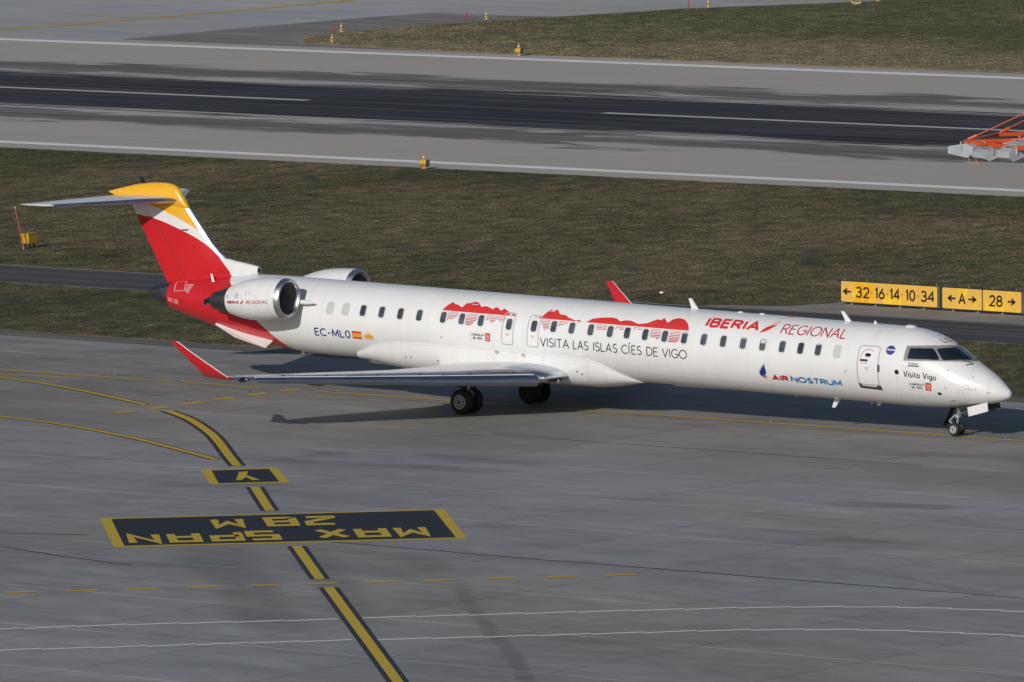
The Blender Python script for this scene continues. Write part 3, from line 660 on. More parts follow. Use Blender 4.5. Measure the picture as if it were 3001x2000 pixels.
for k, (x, c) in enumerate(((-.62, .010), (-5.75, .003), (-9.0, .003), (-12.1, .003), (-23.3, .003), (-28.0, .004))):
    decal('panel_seam', ribbon([(x, s) for s in np.linspace(-1.9, 2.1, 50)], c*1.6, .2), M_LINE, .003)
decal('panel_seam', ribbon([(-14.9, -1.02), (-6.0, -1.06)], .012, .3), M_LINE, .003)
decal('panel_seam', ribbon([(-1.25, s) for s in np.linspace(-1.2, 1.6, 30)], .007, .2), M_LINE, .003)

# ---- belly fairing
FX = [-26.75, -26.3, -25.9, -25.3, -24.7, -23.9, -22.5, -20.5, -19, -17.4, -16.5, -16.1, -15.76, -15.26, -15.0, -14.8]
FS = [-1.25, -.98, -.80, -.65, -.57, -.55, -.53, -.53, -.55, -.57, -.61, -.72, -.90, -1.22, -1.5, -1.75]
FB = [.87, .84, .78, .70, .64, .59, .565, .56, .56, .57, .60, .64, .69, .78, .83, .87]
rg = []
for x, s, zb in zip(FX, FS, FB):
    zt = ZC+R0*math.sin(s/R0); w = R0*math.cos(s/R0)+.035; half = []
    for t in np.linspace(0, 1, 18):
        a = t*math.pi/2; half.append((w*(max(math.cos(a), 0))**(2/2.7), zt-(zt-zb)*math.sin(a)**(2/2.7)))
    R = [(x, -y, z) for y, z in half]+[(x, y, z) for y, z in reversed(half[:-1])]
    R += [(x, .6*w, zt+.0), (x, -.6*w, zt+.0)]; rg.append(R)
obj('belly_fairing', loft(rg), M_AW, jet, True)

def on_fairing(x, z, off=.006):
    s, zb = np.interp(x, FX, FS), np.interp(x, FX, FB); zt = ZC+R0*math.sin(s/R0); w = R0*math.cos(s/R0)+.035
    k = min(max((zt-z)/(zt-zb), 0), 1); return (x, -w*(1-k**2.7)**(1/2.7)-off, z)
for x in (-25.0, -22.6, -20.75, -19.6, -18.4, -16.55):
    zt = ZC+R0*math.sin(np.interp(x, FX, FS)/R0); obj('fairing_seam', lift(ribbon([(x, zt-.01), (x, .78)], .010, .08), on_fairing), M_LINE, jet)
for x, z in ((-24.35, 1.18), (-24.1, 1.20), (-22.95, 1.15), (-17.0, 1.2), (-16.8, 1.12)):
    obj('fairing_fastener', lift(fill(circ(x, z, .035, .028, 10), .05), on_fairing), M_DKG, jet)
obj('fairing_lip', lift(ribbon([(x, ZC+R0*math.sin(np.interp(x, FX, FS)/R0)-.012) for x in np.arange(-26.5, -15.1, .2)], .014, .3), on_fairing), M_LINE, jet)

# ---- wings
def airfoil(n=16, t=.12):
    b = (1-np.cos(np.linspace(0, np.pi, n)))/2; y = 5*t*(.2969*np.sqrt(b)-.126*b-.3516*b**2+.2843*b**3-.1036*b**4)
    up = list(zip(b[::-1], y[::-1])); lo = list(zip(b[1:-1], -y[1:-1]*.8)); return up+lo
WST = [(0.9, -17.45, -22.9, 1.0, .125), (1.45, -17.36, -22.9, 1.02, .13), (2.45, -17.50, -22.92, 1.02, .125), (2.60, -17.80, -22.92, 1.03, .110), (4.7, -19.06, -22.95, 1.10, .112), (7.5, -20.72, -23.72, 1.22, .108), (10.2, -22.31, -24.46, 1.33, .105), (11.75, -23.22, -24.66, 1.40, .105), (12.3, -23.55, -24.74, 1.43, .105)]
def wing_rings(side):
    out = []
    for y, le, te, z, t in WST: out.append([(le+(te-le)*a, side*y, z+(le-te)*b) for a, b in airfoil(18, t)])
    return out
WL = {}
for side in (-1, 1):
    rr = wing_rings(side); V, F = loft(rr); n = len(rr[0]); mi = []
    for i in range(len(rr)-1):
        for k in range(n):
            a = [airfoil(18, .1)[k][0], airfoil(18, .1)[(k+1) % n][0]]; fr = sum(a)/2
            mi.append(1 if ((i <= 2 and fr < .30) or (2 < i and fr < .22) or i == 7 and fr < .3) else 0)
    mi += [0, 0]
    wing = obj('wing', (V, F), [M_AW, M_ALU], jet, True, mi)
    # slats, drooped in front of the fixed nose
    prof = [(-.12, .17), (.06, .12), (.18, .02), (.26, -.12), (.29, -.28), (.24, -.43), (.10, -.53), (-.08, -.56), (-.08, -.52), (.08, -.48), (.18, -.40), (.23, -.28), (.20, -.14), (.13, -.02), (.03, .07), (-.12, .13)]
    for (y0, y1) in ((2.60, 5.55), (5.57, 8.62), (8.64, 11.62)):
        ring = []
        for y in (y0, y1):
            le = np.interp(y, [w[0] for w in WST], [w[1] for w in WST]); z = np.interp(y, [w[0] for w in WST], [w[3] for w in WST]); L = np.interp(y, [2.4, 11.7], [.56, .27])
            ring.append([(le+a*L+.02, side*y, z+b*L+.02) for a, b in prof])
        sl = obj('slat', loft(ring), M_SLAT, wing, True)
        obj('slat_seal', tube([(ring[0][0][0]-.03, ring[0][0][1], ring[0][0][2]+.012), (ring[1][0][0]-.02, ring[1][0][1], ring[1][0][2]+.008)], [.022, .015], 8), M_AW, wing, True)
    for y in (3.2, 4.6, 6.2, 7.6, 9.2, 10.6):
        le = np.interp(y, [w[0] for w in WST], [w[1] for w in WST]); z = np.interp(y, [w[0] for w in WST], [w[3] for w in WST])
        obj('slat_track_slot', box((le-.18, side*y, z+.13*np.interp(y, [2, 12], [1.6, .7])), (.10, .09, .05)), M_DKG, wing)
    for y0, y1 in ((1.6, 4.6), (4.75, 8.4)):   # flap track fairings
        y = (y0+y1)/2; te = np.interp(y, [w[0] for w in WST], [w[2] for w in WST]); z = np.interp(y, [w[0] for w in WST], [w[3] for w in WST])
        obj('flap_track_fairing', lathe([(te-.35, .01), (te-.1, .07), (te+.4, .12), (te+1.0, .10), (te+1.3, .02)], 12, 'x', (0, side*y, z-.13)), M_AW, wing, True)
    # winglet
    WG = [(12.30, -23.52, -24.74, 1.43, .10, 0), (12.48, -23.66, -24.74, 1.50, .09, .5), (12.62, -23.86, -24.76, 1.66, .085, 1.0), (12.80, -24.42, -25.10, 2.02, .08, 1.2), (12.97, -24.97, -25.42, 2.38, .075, 1.2), (13.08, -25.33, -25.66, 2.64, .07, 1.2), (13.09, -25.42, -25.68, 2.665, .05, 1.2)]
    rr = []
    for y, le, te, z, t, lean in WG:
        s, c = math.sin(lean), math.cos(lean)
        rr.append([(le+(te-le)*a, side*(y-s*(le-te)*b), z+c*(le-te)*b) for a, b in airfoil(12, t)])
    wgl = obj('winglet', loft(rr), M_RED, wing, True)
    path = [(w[1]+.004, side*(w[0]+.004), w[3]) for w in WG[1:]]
    obj('winglet_leading_edge', tube(path, [.014, .017, .016, .014, .012, .009], 8), M_AW, wing, True)
    # wing tip lamp cover and landing light in the root nose
    le = -23.32; obj('tip_lamp_cover', lathe([(-.30, .03), (-.22, .075), (0, .09), (.22, .075), (.30, .03)], 12, 'y', (le, side*12.0, 1.405)), M_CPANE, wing, True)
    obj('position_lamp', box((le+.085, side*12.0, 1.42), (.03, .12, .05)), M_SILVER, wing)
    P = []
    for y in np.linspace(1.5, 2.18, 7):
        le = np.interp(y, [w[0] for w in WST], [w[1] for w in WST]); te = -22.9; z = np.interp(y, [w[0] for w in WST], [w[3] for w in WST]); row = []
        for f in np.linspace(0, 1, 5):
            a = .006+f**2*.03*(1-.35*abs(y-1.84)/.34); yt = 5*.153*(.2969*math.sqrt(a)-.126*a-.3516*a*a)*.8
            row.append((le+(te-le)*a+.012, side*y, z-(le-te)*yt-.008))
        P.append(row)
    obj('landing_light_cover', loft(P, close=False, cap=False), M_DKG, wing, True)
    obj('landing_lamp', lathe([(0, .02), (.02, .07), (.03, .075), (.05, .01)], 14, 'x', (np.interp(1.72, [1.45, 2.32], [-17.36, -17.52])-.05, side*1.72, .86)), M_LIP, wing, True)

# ---- tail fin, rudder, bullet, tailplane
def fin_ring(z, le, te, t, n=14): return [(le+(te-le)*a, (le-te)*b, z) for a, b in airfoil(n, t)]
def fin_le(z): return np.interp(z, [2.9, 3.4, 3.7, 3.96, 4.35, 5.73, 5.95], [-31.7, -32.1, -32.55, -33.02, -33.66, -34.88, -35.08])
def fin_te(z): return -35.88-(z-3.0)*.595
def sym(n, t):
    b = (1-np.cos(np.linspace(0, np.pi, n)))/2; y = 5*t*(.2969*np.sqrt(b)-.126*b-.3516*b**2+.2843*b**3-.1036*b**4)
    return list(zip(b[::-1], y[::-1]))+list(zip(b[1:-1], -y[1:-1]))
rr = []
for z in (2.85, 3.2, 3.5, 3.8, 4.1, 4.5, 5.0, 5.5, 5.95):
    le, te = fin_le(z), fin_te(z); rr.append([(le+(te-le)*a, (le-te)*b, z) for a, b in sym(18, .088)])
fin = obj('tail_fin', loft(rr), M_LIV, jet, True)
pth = [(fin_le(z)+.03, 0, z) for z in (3.94, 4.35, 4.8, 5.3, 5.70)]
rr = []
for z in (3.93, 4.2, 4.5, 5.0, 5.4, 5.72):
    le, te = fin_le(z), fin_te(z); c = le-te; rr.append([(le+.03-c*a, c*s*(5*.104*(.2969*math.sqrt(a)-.126*a-.3516*a*a)), z) for a, s in ((.07, 1), (.045, 1), (.022, 1), (.008, 1), (0, 1), (.008, -1), (.022, -1), (.045, -1), (.07, -1))])
obj('fin_leading_edge', loft(rr, close=False, cap=False), M_ALU, fin, True)
def on_fin(x, z, off=.004):
    le, te = fin_le(z), fin_te(z); a = min(max((le-x)/(le-te), 0.001), 1); yt = 5*.088*(.2969*math.sqrt(a)-.126*a-.3516*a**2+.2843*a**3-.1036*a**4)*(le-te)
    return (x, -yt-off, z)
def fin_decal(name, vf2, mat, off=.004): return obj(name, lift(vf2, lambda x, z: on_fin(x, z, off)), mat, fin)
fin_decal('rudder_gap', ribbon([(-36.72, 5.36), (-36.42, 5.24), (-34.95, 3.18), (-35.15, 3.03), (-35.8, 3.0)], .022, .15), M_DKG)
fin_decal('access_panel_line', ribbon([(-37.05, 5.50), (-36.2, 5.38), (-35.6, 5.33), (-35.2, 5.42), (-34.9, 5.62)], .012, .15), M_LINE)
fin_decal('access_panel_line', ribbon(rrect(-35.35, 5.07, -35.02, 5.32, .1), .01, .15, True), M_LINE)
obj('fin_vane', ([(-35.19, -.14, 4.985), (-34.8, -.14, 4.985), (-34.86, -.30, 4.98), (-35.1, -.30, 4.98), (-35.19, -.14, 5.0), (-34.8, -.14, 5.0), (-34.86, -.30, 4.99), (-35.1, -.30, 4.99)], [(0, 1, 2, 3), (7, 6, 5, 4), (0, 4, 5, 1), (1, 5, 6, 2), (2, 6, 7, 3), (3, 7, 4, 0)]), M_AW, fin)
BX = [-38.54, -38.3, -38.0, -37.27, -36.5, -35.95, -35.7, -35.48, -35.30, -35.12, -34.98, -34.88]
BT = [6.13, 6.20, 6.275, 6.46, 6.565, 6.585, 6.565, 6.50, 6.36, 6.10, 5.90, 5.74]
BB = [6.09, 6.0, 5.92, 5.80, 5.74, 5.70, 5.70, 5.69, 5.68, 5.67, 5.67, 5.68]
BW = [.015, .05, .09, .17, .20, .20, .195, .185, .17, .14, .11, .06]
obj('fin_bullet', loft([[(x, w*math.cos(a), (t+b)/2+(t-b)/2*math.sin(a)) for a in np.linspace(0, 2*np.pi, 28, endpoint=False)] for x, t, b, w in zip(BX, BT, BB, BW)]), plain('golden yellow aircraft paint', YELLOW, .3, var=.05, coat=.5), fin, True)
for side in (-1, 1):
    ST = [(.05, -35.25, -38.42, 5.98, .09), (.6, -35.62, -38.5, 5.975, .09), (2.2, -36.70, -38.86, 5.945, .09), (3.7, -37.72, -39.16, 5.915, .085), (4.0, -37.95, -39.23, 5.91, .075), (4.18, -38.3, -39.28, 5.905, .06), (4.26, -38.7, -39.32, 5.90, .04)]
    rr = [[(le+(te-le)*a, side*y, z+(le-te)*b) for a, b in sym(16, t)] for y, le, te, z, t in ST]
    V, F = loft(rr); n = len(rr[0]); prof = sym(16, .1); mi = []
    for i in range(len(rr)-1):
        for k in range(n): mi.append(1 if (prof[k][0]+prof[(k+1) % n][0])/2 < .10 and i < 4 else 0)
    tp = obj('tailplane', (V, F), [M_AW, M_ALU], jet, True, mi+[0, 0])
    def on_tp(x, y):
        le = np.interp(y, [s[0] for s in ST], [s[1] for s in ST]); te = np.interp(y, [s[0] for s in ST], [s[2] for s in ST]); z = np.interp(y, [s[0] for s in ST], [s[3] for s in ST])
        a = (le-x)/(le-te); yt = 5*.09*(.2969*math.sqrt(a)-.126*a-.3516*a**2+.2843*a**3-.1036*a**4)*(le-te); return (x, side*y, z+yt+.004)
    obj('elevator_gap', lift(ribbon([(-37.62, .3), (-38.86, 4.0)], .028, .2), on_tp), M_DKG, tp)
# ram air scoop at the foot of the fin
SCX = [-31.74, -31.78, -31.95, -32.3, -32.8, -33.3, -33.7]; SCT = [3.80, 3.82, 3.85, 3.90, 3.96, 4.05, 4.2]; SCB = [3.54, 3.52, 3.50, 3.44, 3.36, 3.3, 3.3]; SCW = [.105, .115, .125, .145, .17, .18, .16]
sc = obj('air_scoop', loft([[(x, w*np.sign(math.cos(a))*abs(math.cos(a))**.7, (t+b)/2+(t-b)/2*np.sign(math.sin(a))*abs(math.sin(a))**.7) for a in np.linspace(0, 2*np.pi, 28, endpoint=False)] for x, t, b, w in zip(SCX, SCT, SCB, SCW)]), M_LIV, fin, True)
obj('scoop_opening', loft([[(x, w*math.cos(a), 3.67+h*math.sin(a)) for a in np.linspace(0, 2*np.pi, 20, endpoint=False)] for x, w, h in ((-31.732, .075, .10), (-31.737, .075, .10))]), M_DARK, fin)
obj('fin_fillet', loft([[(x, w*math.cos(a), z0+h*math.sin(a)) for a in np.linspace(0, 2*np.pi, 24, endpoint=False)] for x, z0, w, h in ((-31.95, 3.42, .10, .12), (-32.4, 3.40, .22, .2), (-33.2, 3.35, .30, .28), (-34.5, 3.1, .25, .28), (-35.6, 2.85, .15, .2))]), M_LIV, fin, True)

# ---- engines
for side in (-1, 1):
    ey = side*2.12
    prof = [(-.02, .665), (0.0, .64), (-.05, .60), (-.14, .565), (-.30, .555), (-.55, .57)]
    outer = [(-.02, .665), (-.10, .70), (-.30, .735), (-.7, .762), (-1.15, .765), (-1.6, .735), (-2.0, .665), (-2.35, .565), (-2.52, .51)]
    def ax(vf, dz=0.085):
        return [(-28.78+v[0], ey+v[1], 3.035+v[2]+v[0]*dz) for v in vf[0]], vf[1]
    nac = obj('engine_nacelle', ax(lathe(outer, 48, 'x', cap=False)), M_AW, jet, True)
    lip = [(-.21, .723), (-.16, .714), (-.115, .704), (-.07, .69), (-.03, .672), (-.004, .645), (.004, .625), (-.015, .60), (-.05, .58), (-.12, .562), (-.2, .556)]
    obj('intake_lip', ax(lathe([(h, r+.002) for h, r in lip], 48, 'x', cap=False)), M_LIP, nac, True)
    obj('intake_duct', ax(lathe([(-.19, .557), (-.45, .55), (-1.35, .56)], 40, 'x', cap=False)), plain('intake duct lining', (.22, .225, .235), .5, var=.15), nac, True)
    fan = [lathe([(-1.32, .56), (-1.31, .56)], 40, 'x')]
    for k in range(22):
        t = 2*math.pi*k/22; c, s = math.cos(t), math.sin(t); c2, s2 = math.cos(t+.20), math.sin(t+.20)
        fan.append(([(-1.10, .17*c, .17*s), (-1.16, .17*c2, .17*s2), (-1.26, .55*c2, .55*s2), (-1.16, .55*c, .55*s)], [(0, 1, 2, 3)]))
    obj('fan', ax(join(*fan)), plain('fan blade grey', (.06, .062, .068), .4, var=.2), nac); obj('spinner', ax(lathe([(-.85, .005), (-.90, .06), (-1.0, .12), (-1.12, .17)], 20, 'x')), M_DARK, nac, True)
    obj('exhaust_nozzle', ax(lathe([(-2.40, .515), (-2.62, .49), (-2.78, .455), (-2.82, .44), (-3.05, .375), (-3.32, .31), (-3.34, .295), (-3.1, .28), (-2.9, .28)], 40, 'x', cap=False)), M_STEEL, nac, True)
    obj('nozzle_flange', ax(lathe([(-2.50, .512), (-2.52, .522), (-2.56, .518), (-2.57, .50)], 40, 'x', cap=False)), M_CONE, nac, True)
    obj('exhaust_cone', ax(lathe([(-3.0, .25), (-3.25, .21), (-3.45, .15), (-3.75, .06), (-3.84, .012)], 24, 'x')), M_CONE, nac, True)
    for h in (-.42, -.98, -1.62): obj('cowl_seam', ax(lathe([(h, np.interp(-h, [-a for a, b in outer], [b for a, b in outer])+.002), (h-.009, np.interp(-h+.009, [-a for a, b in outer], [b for a, b in outer])+.002)], 48, 'x', cap=False)), M_LINE, nac)
    def cowl(x, s, off=.005):   # x along the axis behind the lip, s arc above the side line, on the outboard face
        r = np.interp(-x, [-a for a, b in outer], [b for a, b in outer])+off; a = s/.76
        return (-28.78+x, ey+side*r*math.cos(a), 3.035+x*.085+r*math.sin(a))
    if side < 0:
        e = lambda nm, vf, mt: obj(nm, lift(vf, cowl), mt, nac)
        e('engine_title', text2d('IBERIA', -2.37, -1.72, -.12, .13, .036, .3, .05), M_DRED); e('engine_title', text2d('REGIONAL', -1.38, -.43, -.12, .13, .020, .3, .05), M_DRED)
        e('engine_emblem', fill([(-1.67, -.12), (-1.60, -.03), (-1.50, .02), (-1.53, -.06), (-1.60, -.11)], .05), M_DRED); e('engine_emblem', fill([(-1.62, .005), (-1.52, .045), (-1.47, .06), (-1.53, .03)], .05), M_YLW)
        for x_, a_, b_, w_ in ((-2.36, .10, .33, .022), (-1.93, .10, .33, .022), (-1.82, .10, .33, .022), (-1.42, .24, .37, .016), (-1.25, .24, .37, .016)): e('cowl_latch', ribbon([(x_, a_), (x_, b_)], w_, .08), M_DKG)
        e('cowl_seam', ribbon([(-2.45, .22), (-1.0, .22)], .008, .1), M_LINE); e('cowl_seam', ribbon(rrect(-.92, -.45, -.47, .55, .04), .008, .1, True), M_LINE)
    rr = []
    for y, x0, x1, z, t in ((1.05, -28.55, -32.4, 2.86, .26), (1.3, -28.95, -32.0, 2.87, .22), (1.47, -29.4, -31.0, 2.88, .20)):
        rr.append([(x0+(x1-x0)*a, side*y, z+b*t/.10*1.0) for a, b in sym(14, .09)])
    pyl = obj('engine_pylon', loft(rr), M_AW, jet, True)
    obj('pylon_nose_fairing', lathe([(-28.18, .005), (-28.35, .05), (-28.6, .085), (-29.2, .10), (-29.9, .05)], 16, 'x', (0, side*1.42, 2.85)), M_AW, pyl, True)

# ---- ventral strakes
for side in (-1, 1):
    A = [(-30.45, -.88, 1.31), (-30.52, -1.24, 1.08), (-31.95, -1.17, 1.36), (-33.13, -.76, 1.70), (-33.1, -.70, 1.76), (-31.8, -.82, 1.50)]
    V = [(x, -side*y, z) for x, y, z in A]+[(x, -side*(y+.022), z-.022) for x, y, z in A]
    obj('ventral_strake', (V, [(0, 1, 2, 3, 4, 5), (11, 10, 9, 8, 7, 6)]+[(i, (i+1) % 6, (i+1) % 6+6, i+6) for i in range(6)]), M_AW, jet)
obj('tail_bumper', join(tube([(-34.0, 0, 1.66), (-34.05, 0, 1.52)], .025, 8), tube([(-34.12, 0, 1.66), (-34.05, 0, 1.52), (-33.9, 0, 1.60)], .02, 8)), M_DKG, jet)

# ---- cabin windows: a raised surround with the pane set inside it
def window(x, s, shade=0.0, plug=False):
    hw, hh, r = .135, .215, .10
    o = decal('cabin_window', ribbon(rrect(x-hw, s-hh, x+hw, s+hh, r, 6), .036, .06, True), M_PLUG if plug else M_SILVER, .009)
    if plug: decal('window_plug', fill(rrect(x-hw+.012, s-hh+.012, x+hw-.012, s+hh-.012, r-.01, 6), .09), M_PLUG, .006, o); return
    decal('window_gasket', ribbon(rrect(x-hw+.022, s-hh+.022, x+hw-.022, s+hh-.022, r-.018, 6), .016, .06, True), M_DKG, .007, o)
    decal('pane', fill(rrect(x-hw+.016, s-hh+.016, x+hw-.016, s+hh-.016, r-.012, 6), .09), M_PANE, .005, o)
    if shade: decal('window_shade', fill([(x-hw+.04, s+hh-.03-shade), (x+hw-.04, s+hh-.03-shade), (x+hw-.04, s+hh-.06), (x+hw-.07, s+hh-.03), (x-hw+.07, s+hh-.03), (x-hw+.04, s+hh-.06)], .06), M_SILVER, .0062, o)
for x, s in ((-27.637, .495), (-26.949, .497)): window(x, s, 0, True)
window(-6.195, .452, 0, True)
for k, (x, s) in enumerate(((-26.19, .498), (-25.375, .498), (-24.56, .496), (-23.735, .496), (-22.70, .496), (-21.895, .495), (-21.075, .493), (-19.855, .447), (-18.792, .452), (-17.965, .496), (-17.195, .494), (-16.395, .489), (-15.58, .486), (-14.865, .486), (-14.105, .483), (-13.29, .478), (-12.475, .48), (-11.67, .48), (-10.862, .474), (-10.04, .469), (-9.236, .466), (-8.432, .461), (-7.68, .459), (-6.965, .456))):
    window(x, s, {-9.236: .13, -10.04: .03, -12.475: .03, -6.965: .02}.get(x, 0))

# ---- doors
def door_outline(name, pts, w, mat, off=.005): return decal(name, ribbon(pts, w, .1, True), mat, off)
for (x0, x1, s0, s1) in ((-20.12, -19.65, -.275, .875), (-19.045, -18.57, -.277, .855)):
    d = door_outline('overwing_exit', rrect(x0, s0, x1, s1, .09), .038, M_GREY)
    decal('exit_label', join(ribbon([((x0+x1)/2-.08, .10), ((x0+x1)/2+.08, .10)], .018, .1), ribbon([((x0+x1)/2-.05, .055), ((x0+x1)/2+.05, .055)], .018, .1)), M_MED, .004, d)
    decal('exit_handle_cover', fill(rrect((x0+x1)/2-.08, s1-.11, (x0+x1)/2+.08, s1-.03, .02), .1), M_PLUG, .005, d)
d = door_outline('service_door', rrect(-5.33, -.63, -4.50, .745, .13), .045, M_GREY)
decal('door_sill', fill([(-5.36, -.60), (-5.25, -.60), (-5.20, -.68), (-4.64, -.70), (-4.58, -.62), (-4.46, -.62), (-4.42, -.82), (-5.30, -.79)], .1), M_DKG, .007, d)
decal('door_window', fill(rrect(-5.05, .36, -4.82, .48, .06), .08), M_CPANE, .006, d); decal('door_handle', fill(rrect(-5.24, .19, -4.92, .27, .035), .08), M_DKG, .007, d)
decal('handle_arc', ribbon(arc(-4.93, .25, .31, .37, 170, 55, 14), .020, .08), M_DRED, .006, d)
decal('door_label', join(ribbon([(-5.2, .13), (-4.93, .13)], .016, .1), ribbon([(-5.02, -.02), (-4.88, -.02)], .02, .1), ribbon([(-5.0, -.07), (-4.9, -.07)], .02, .1)), M_MED, .005, d)
decal('door_hinge', fill(rrect(-4.52, -.12, -4.43, .12, .02), .08), M_DKG, .008, d)

# ---- cockpit glazing
fb = [(-3.548, .362), (-3.228, .416), (-2.918, .491), (-2.623, .598), (-2.341, .74), (-2.075, .924), (-1.833, 1.15), (-1.615, 1.438), (-1.46, 1.80), (-1.42, 2.113)]
ft = [(-2.22, 2.113), (-2.258, 2.025), (-2.386, 1.667), (-2.569, 1.42), (-2.782, 1.232), (-3.021, 1.097), (-3.278, .994), (-3.55, .921)]
mir = lambda L: [(x, math.pi*R0-s) for x, s in L]
p1 = [(-3.413, .46), (-3.406, .583), (-3.404, .708), (-3.41, .839), (-3.364, .865), (-3.181, .914), (-3.004, .977), (-2.834, 1.051), (-2.674, 1.145), (-2.598, 1.135), (-2.517, 1.06), (-2.438, .986), (-2.361, .913), (-2.334, .802), (-2.579, .678), (-2.834, .58), (-3.101, .511), (-3.377, .459)]
p2 = [(-2.525, 1.192), (-2.51, 1.272), (-2.475, 1.316), (-2.356, 1.46), (-2.253, 1.636), (-2.19, 1.87), (-2.16, 2.03), (-2.1, 2.05), (-1.60, 2.05), (-1.53, 2.02), (-1.55, 1.80), (-1.614, 1.66), (-1.768, 1.367), (-1.95, 1.124), (-2.154, .926), (-2.236, .91), (-2.321, .992), (-2.409, 1.074), (-2.5, 1.158)]
for fl in (False, True):
    mm = mir if fl else (lambda L: L)
    o = decal('windscreen_frame', fill(mm(fb+ft), .10), M_FRAME, .006); decal('side_window', fill(mm(p1), .09), M_CPANE, .011, o); decal('windscreen', fill(mm(p2), .09), M_CPANE, .011, o)
obj('wiper', tube([tuple(fusn(-1.36, 1.72/R0, .02)), tuple(fusn(-1.62, 1.50/R0, .035)), tuple(fusn(-1.95, 1.35/R0, .03))], .012, 6), M_BLK, jet)
obj('wiper', tube([tuple(fusn(-1.36, 1.72/R0, .02)), tuple(fusn(-1.50, 1.30/R0, .03))], .014, 6), M_BLK, jet)

# ---- lettering and emblems
def word(name, s, x0, x1, y0, h, w, mat, gap=.22, slope=0.0, ref=0.0):
    vf = text2d(s, x0, x1, y0, h, w, gap); return decal(name, ([(a, b+slope*(a-ref)) for a, b in vf[0]], vf[1]), mat)
word('airline_title', 'IBERIA', -11.83, -9.60, .945, .475, .112, M_MED, .26, -.004, -10.7)
word('airline_title', 'REGIONAL', -8.70, -6.03, .925, .475, .050, M_DRED, .24, 0)
def leaf(a, b, bulge, n=14):
    (x0, y0), (x1, y1) = a, b; dx, dy = x1-x0, y1-y0; L = math.hypot(dx, dy); nx, ny = -dy/L, dx/L; up, lo = [], []
    for i in range(n+1):
        t = i/n; f = math.sin(math.pi*t)**.9
        up.append((x0+dx*t+nx*bulge[0]*f, y0+dy*t+ny*bulge[0]*f)); lo.append((x0+dx*t+nx*bulge[1]*f, y0+dy*t+ny*bulge[1]*f))
    return up+lo[::-1][1:-1]
decal('airline_emblem', fill(leaf((-9.52, .885), (-8.98, 1.34), (.095, -.075)), .07), M_MED)
decal('airline_emblem', fill(leaf((-9.22, 1.28), (-8.90, 1.52), (.055, -.012)), .05), M_YLW)
SLOGAN = (('VISITA', -18.50, -17.21), ('LAS', -17.10, -16.39), ('ISLAS', -16.25, -15.17), ('CÍES', -15.06, -14.15), ('DE', -14.01, -13.47), ('VIGO', -13.36, -12.27))
for s_, x0_, x1_ in SLOGAN: word('slogan_word', s_, x0_+.01, x1_-.045, -.25, .325, .036, M_BLK, .22, -.003, -15.4)
word('registration', 'EC-ML0', -28.30, -26.72, -.565, .31, .052, M_BLUE, .26)
decal('flag', fill([(-26.645, -.558), (-26.225, -.558), (-26.225, -.265), (-26.645, -.265)], .1), M_MED, .004); decal('flag_band', fill([(-26.645, -.49), (-26.225, -.49), (-26.225, -.333), (-26.645, -.333)], .1), M_YLW, .006)
cr = [ribbon([(-26.11, -.53), (-25.72, -.53)], .032, .06), fill([(-26.09, -.495), (-25.74, -.495), (-25.70, -.36), (-25.78, -.40), (-25.82, -.30), (-25.87, -.39), (-25.915, -.25), (-25.96, -.39), (-26.01, -.30), (-26.05, -.40), (-26.13, -.36)], .05), ribbon([(-25.915, -.27), (-25.915, -.20)], .018, .05)]
decal('crown_emblem', join(*cr), M_YLW)
# island silhouettes with their mirrored stripes
M1 = [(-22.823, .755), (-22.728, .939), (-22.675, .991), (-22.528, 1.132), (-22.39, 1.048), (-22.254, 1.027), (-22.049, .926), (-21.944, 1.122), (-21.759, 1.157), (-21.659, 1.23), (-21.518, 1.228), (-21.39, 1.139), (-21.248, 1.016), (-21.145, 1.058), (-20.993, 1.065), (-20.897, .997), (-20.867, 1.032), (-20.763, .945), (-20.659, 1.051), (-20.546, 1.044), (-20.378, .921), (-20.259, 1.03), (-19.975, .887), (-19.875, .835), (-19.829, .908), (-19.66, .755)]
M2 = [(-18.71, .755), (-18.657, .822), (-18.57, .78), (-18.56, .847), (-18.383, 1.123), (-18.316, 1.172), (-18.233, 1.103), (-18.129, 1.14), (-18.078, 1.188), (-17.882, .985), (-17.609, .961), (-17.48, .88), (-17.115, .777), (-17.011, .823), (-16.831, .755)]
M3 = [(-16.675, .75), (-16.466, .911), (-16.132, .983), (-15.711, 1.029), (-15.483, 1.0), (-15.3, .898), (-15.111, .953), (-14.87, .958), (-14.519, .851), (-14.179, .908), (-13.823, 1.116), (-13.685, 1.084), (-13.587, 1.198), (-13.354, .994), (-13.217, 1.173), (-12.991, 1.259), (-12.748, 1.201), (-12.498, 1.004), (-12.369, .75)]
WX = [-22.70, -21.895, -21.075, -19.855, -18.792, -17.965, -17.195, -16.395, -15.58, -14.865, -14.105, -13.29, -12.475]
for M in (M1, M2, M3):
    decal('island_silhouette', fill(M, .09), M_MED)
    px = [p[0] for p in M]; py = [p[1]-.75 for p in M]; st = []
    for i in range(8):
        d = .045+.056*i; w = .015+.0032*i; run = []
        for x in np.arange(px[0]+.05, px[-1]-.02, .03):
            h = np.interp(x, px, py); ok = h*.98 > d and not any(abs(x-wx) < .165 for wx in WX)
            if ok: run.append((x, .748-d))
            if (not ok) and run:
                if len(run) > 2: st.append(ribbon([run[0], run[-1]], w, .15))
                run = []
        if len(run) > 2: st.append(ribbon([run[0], run[-1]], w, .15))
    decal('island_reflection', join(*st), M_DRED)
decal('peak_slit', join(ribbon([(-21.70, 1.105), (-21.42, 1.10)], .022, .1), ribbon([(-18.37, 1.085), (-18.13, 1.08)], .022, .1)), M_AW, .006)
word('operator_title', 'AIR', -8.90, -8.22, -.80, .245, .068, M_DRED, .26); word('operator_title', 'NOSTRUM', -8.13, -6.04, -.80, .245, .062, M_LBLUE, .22)
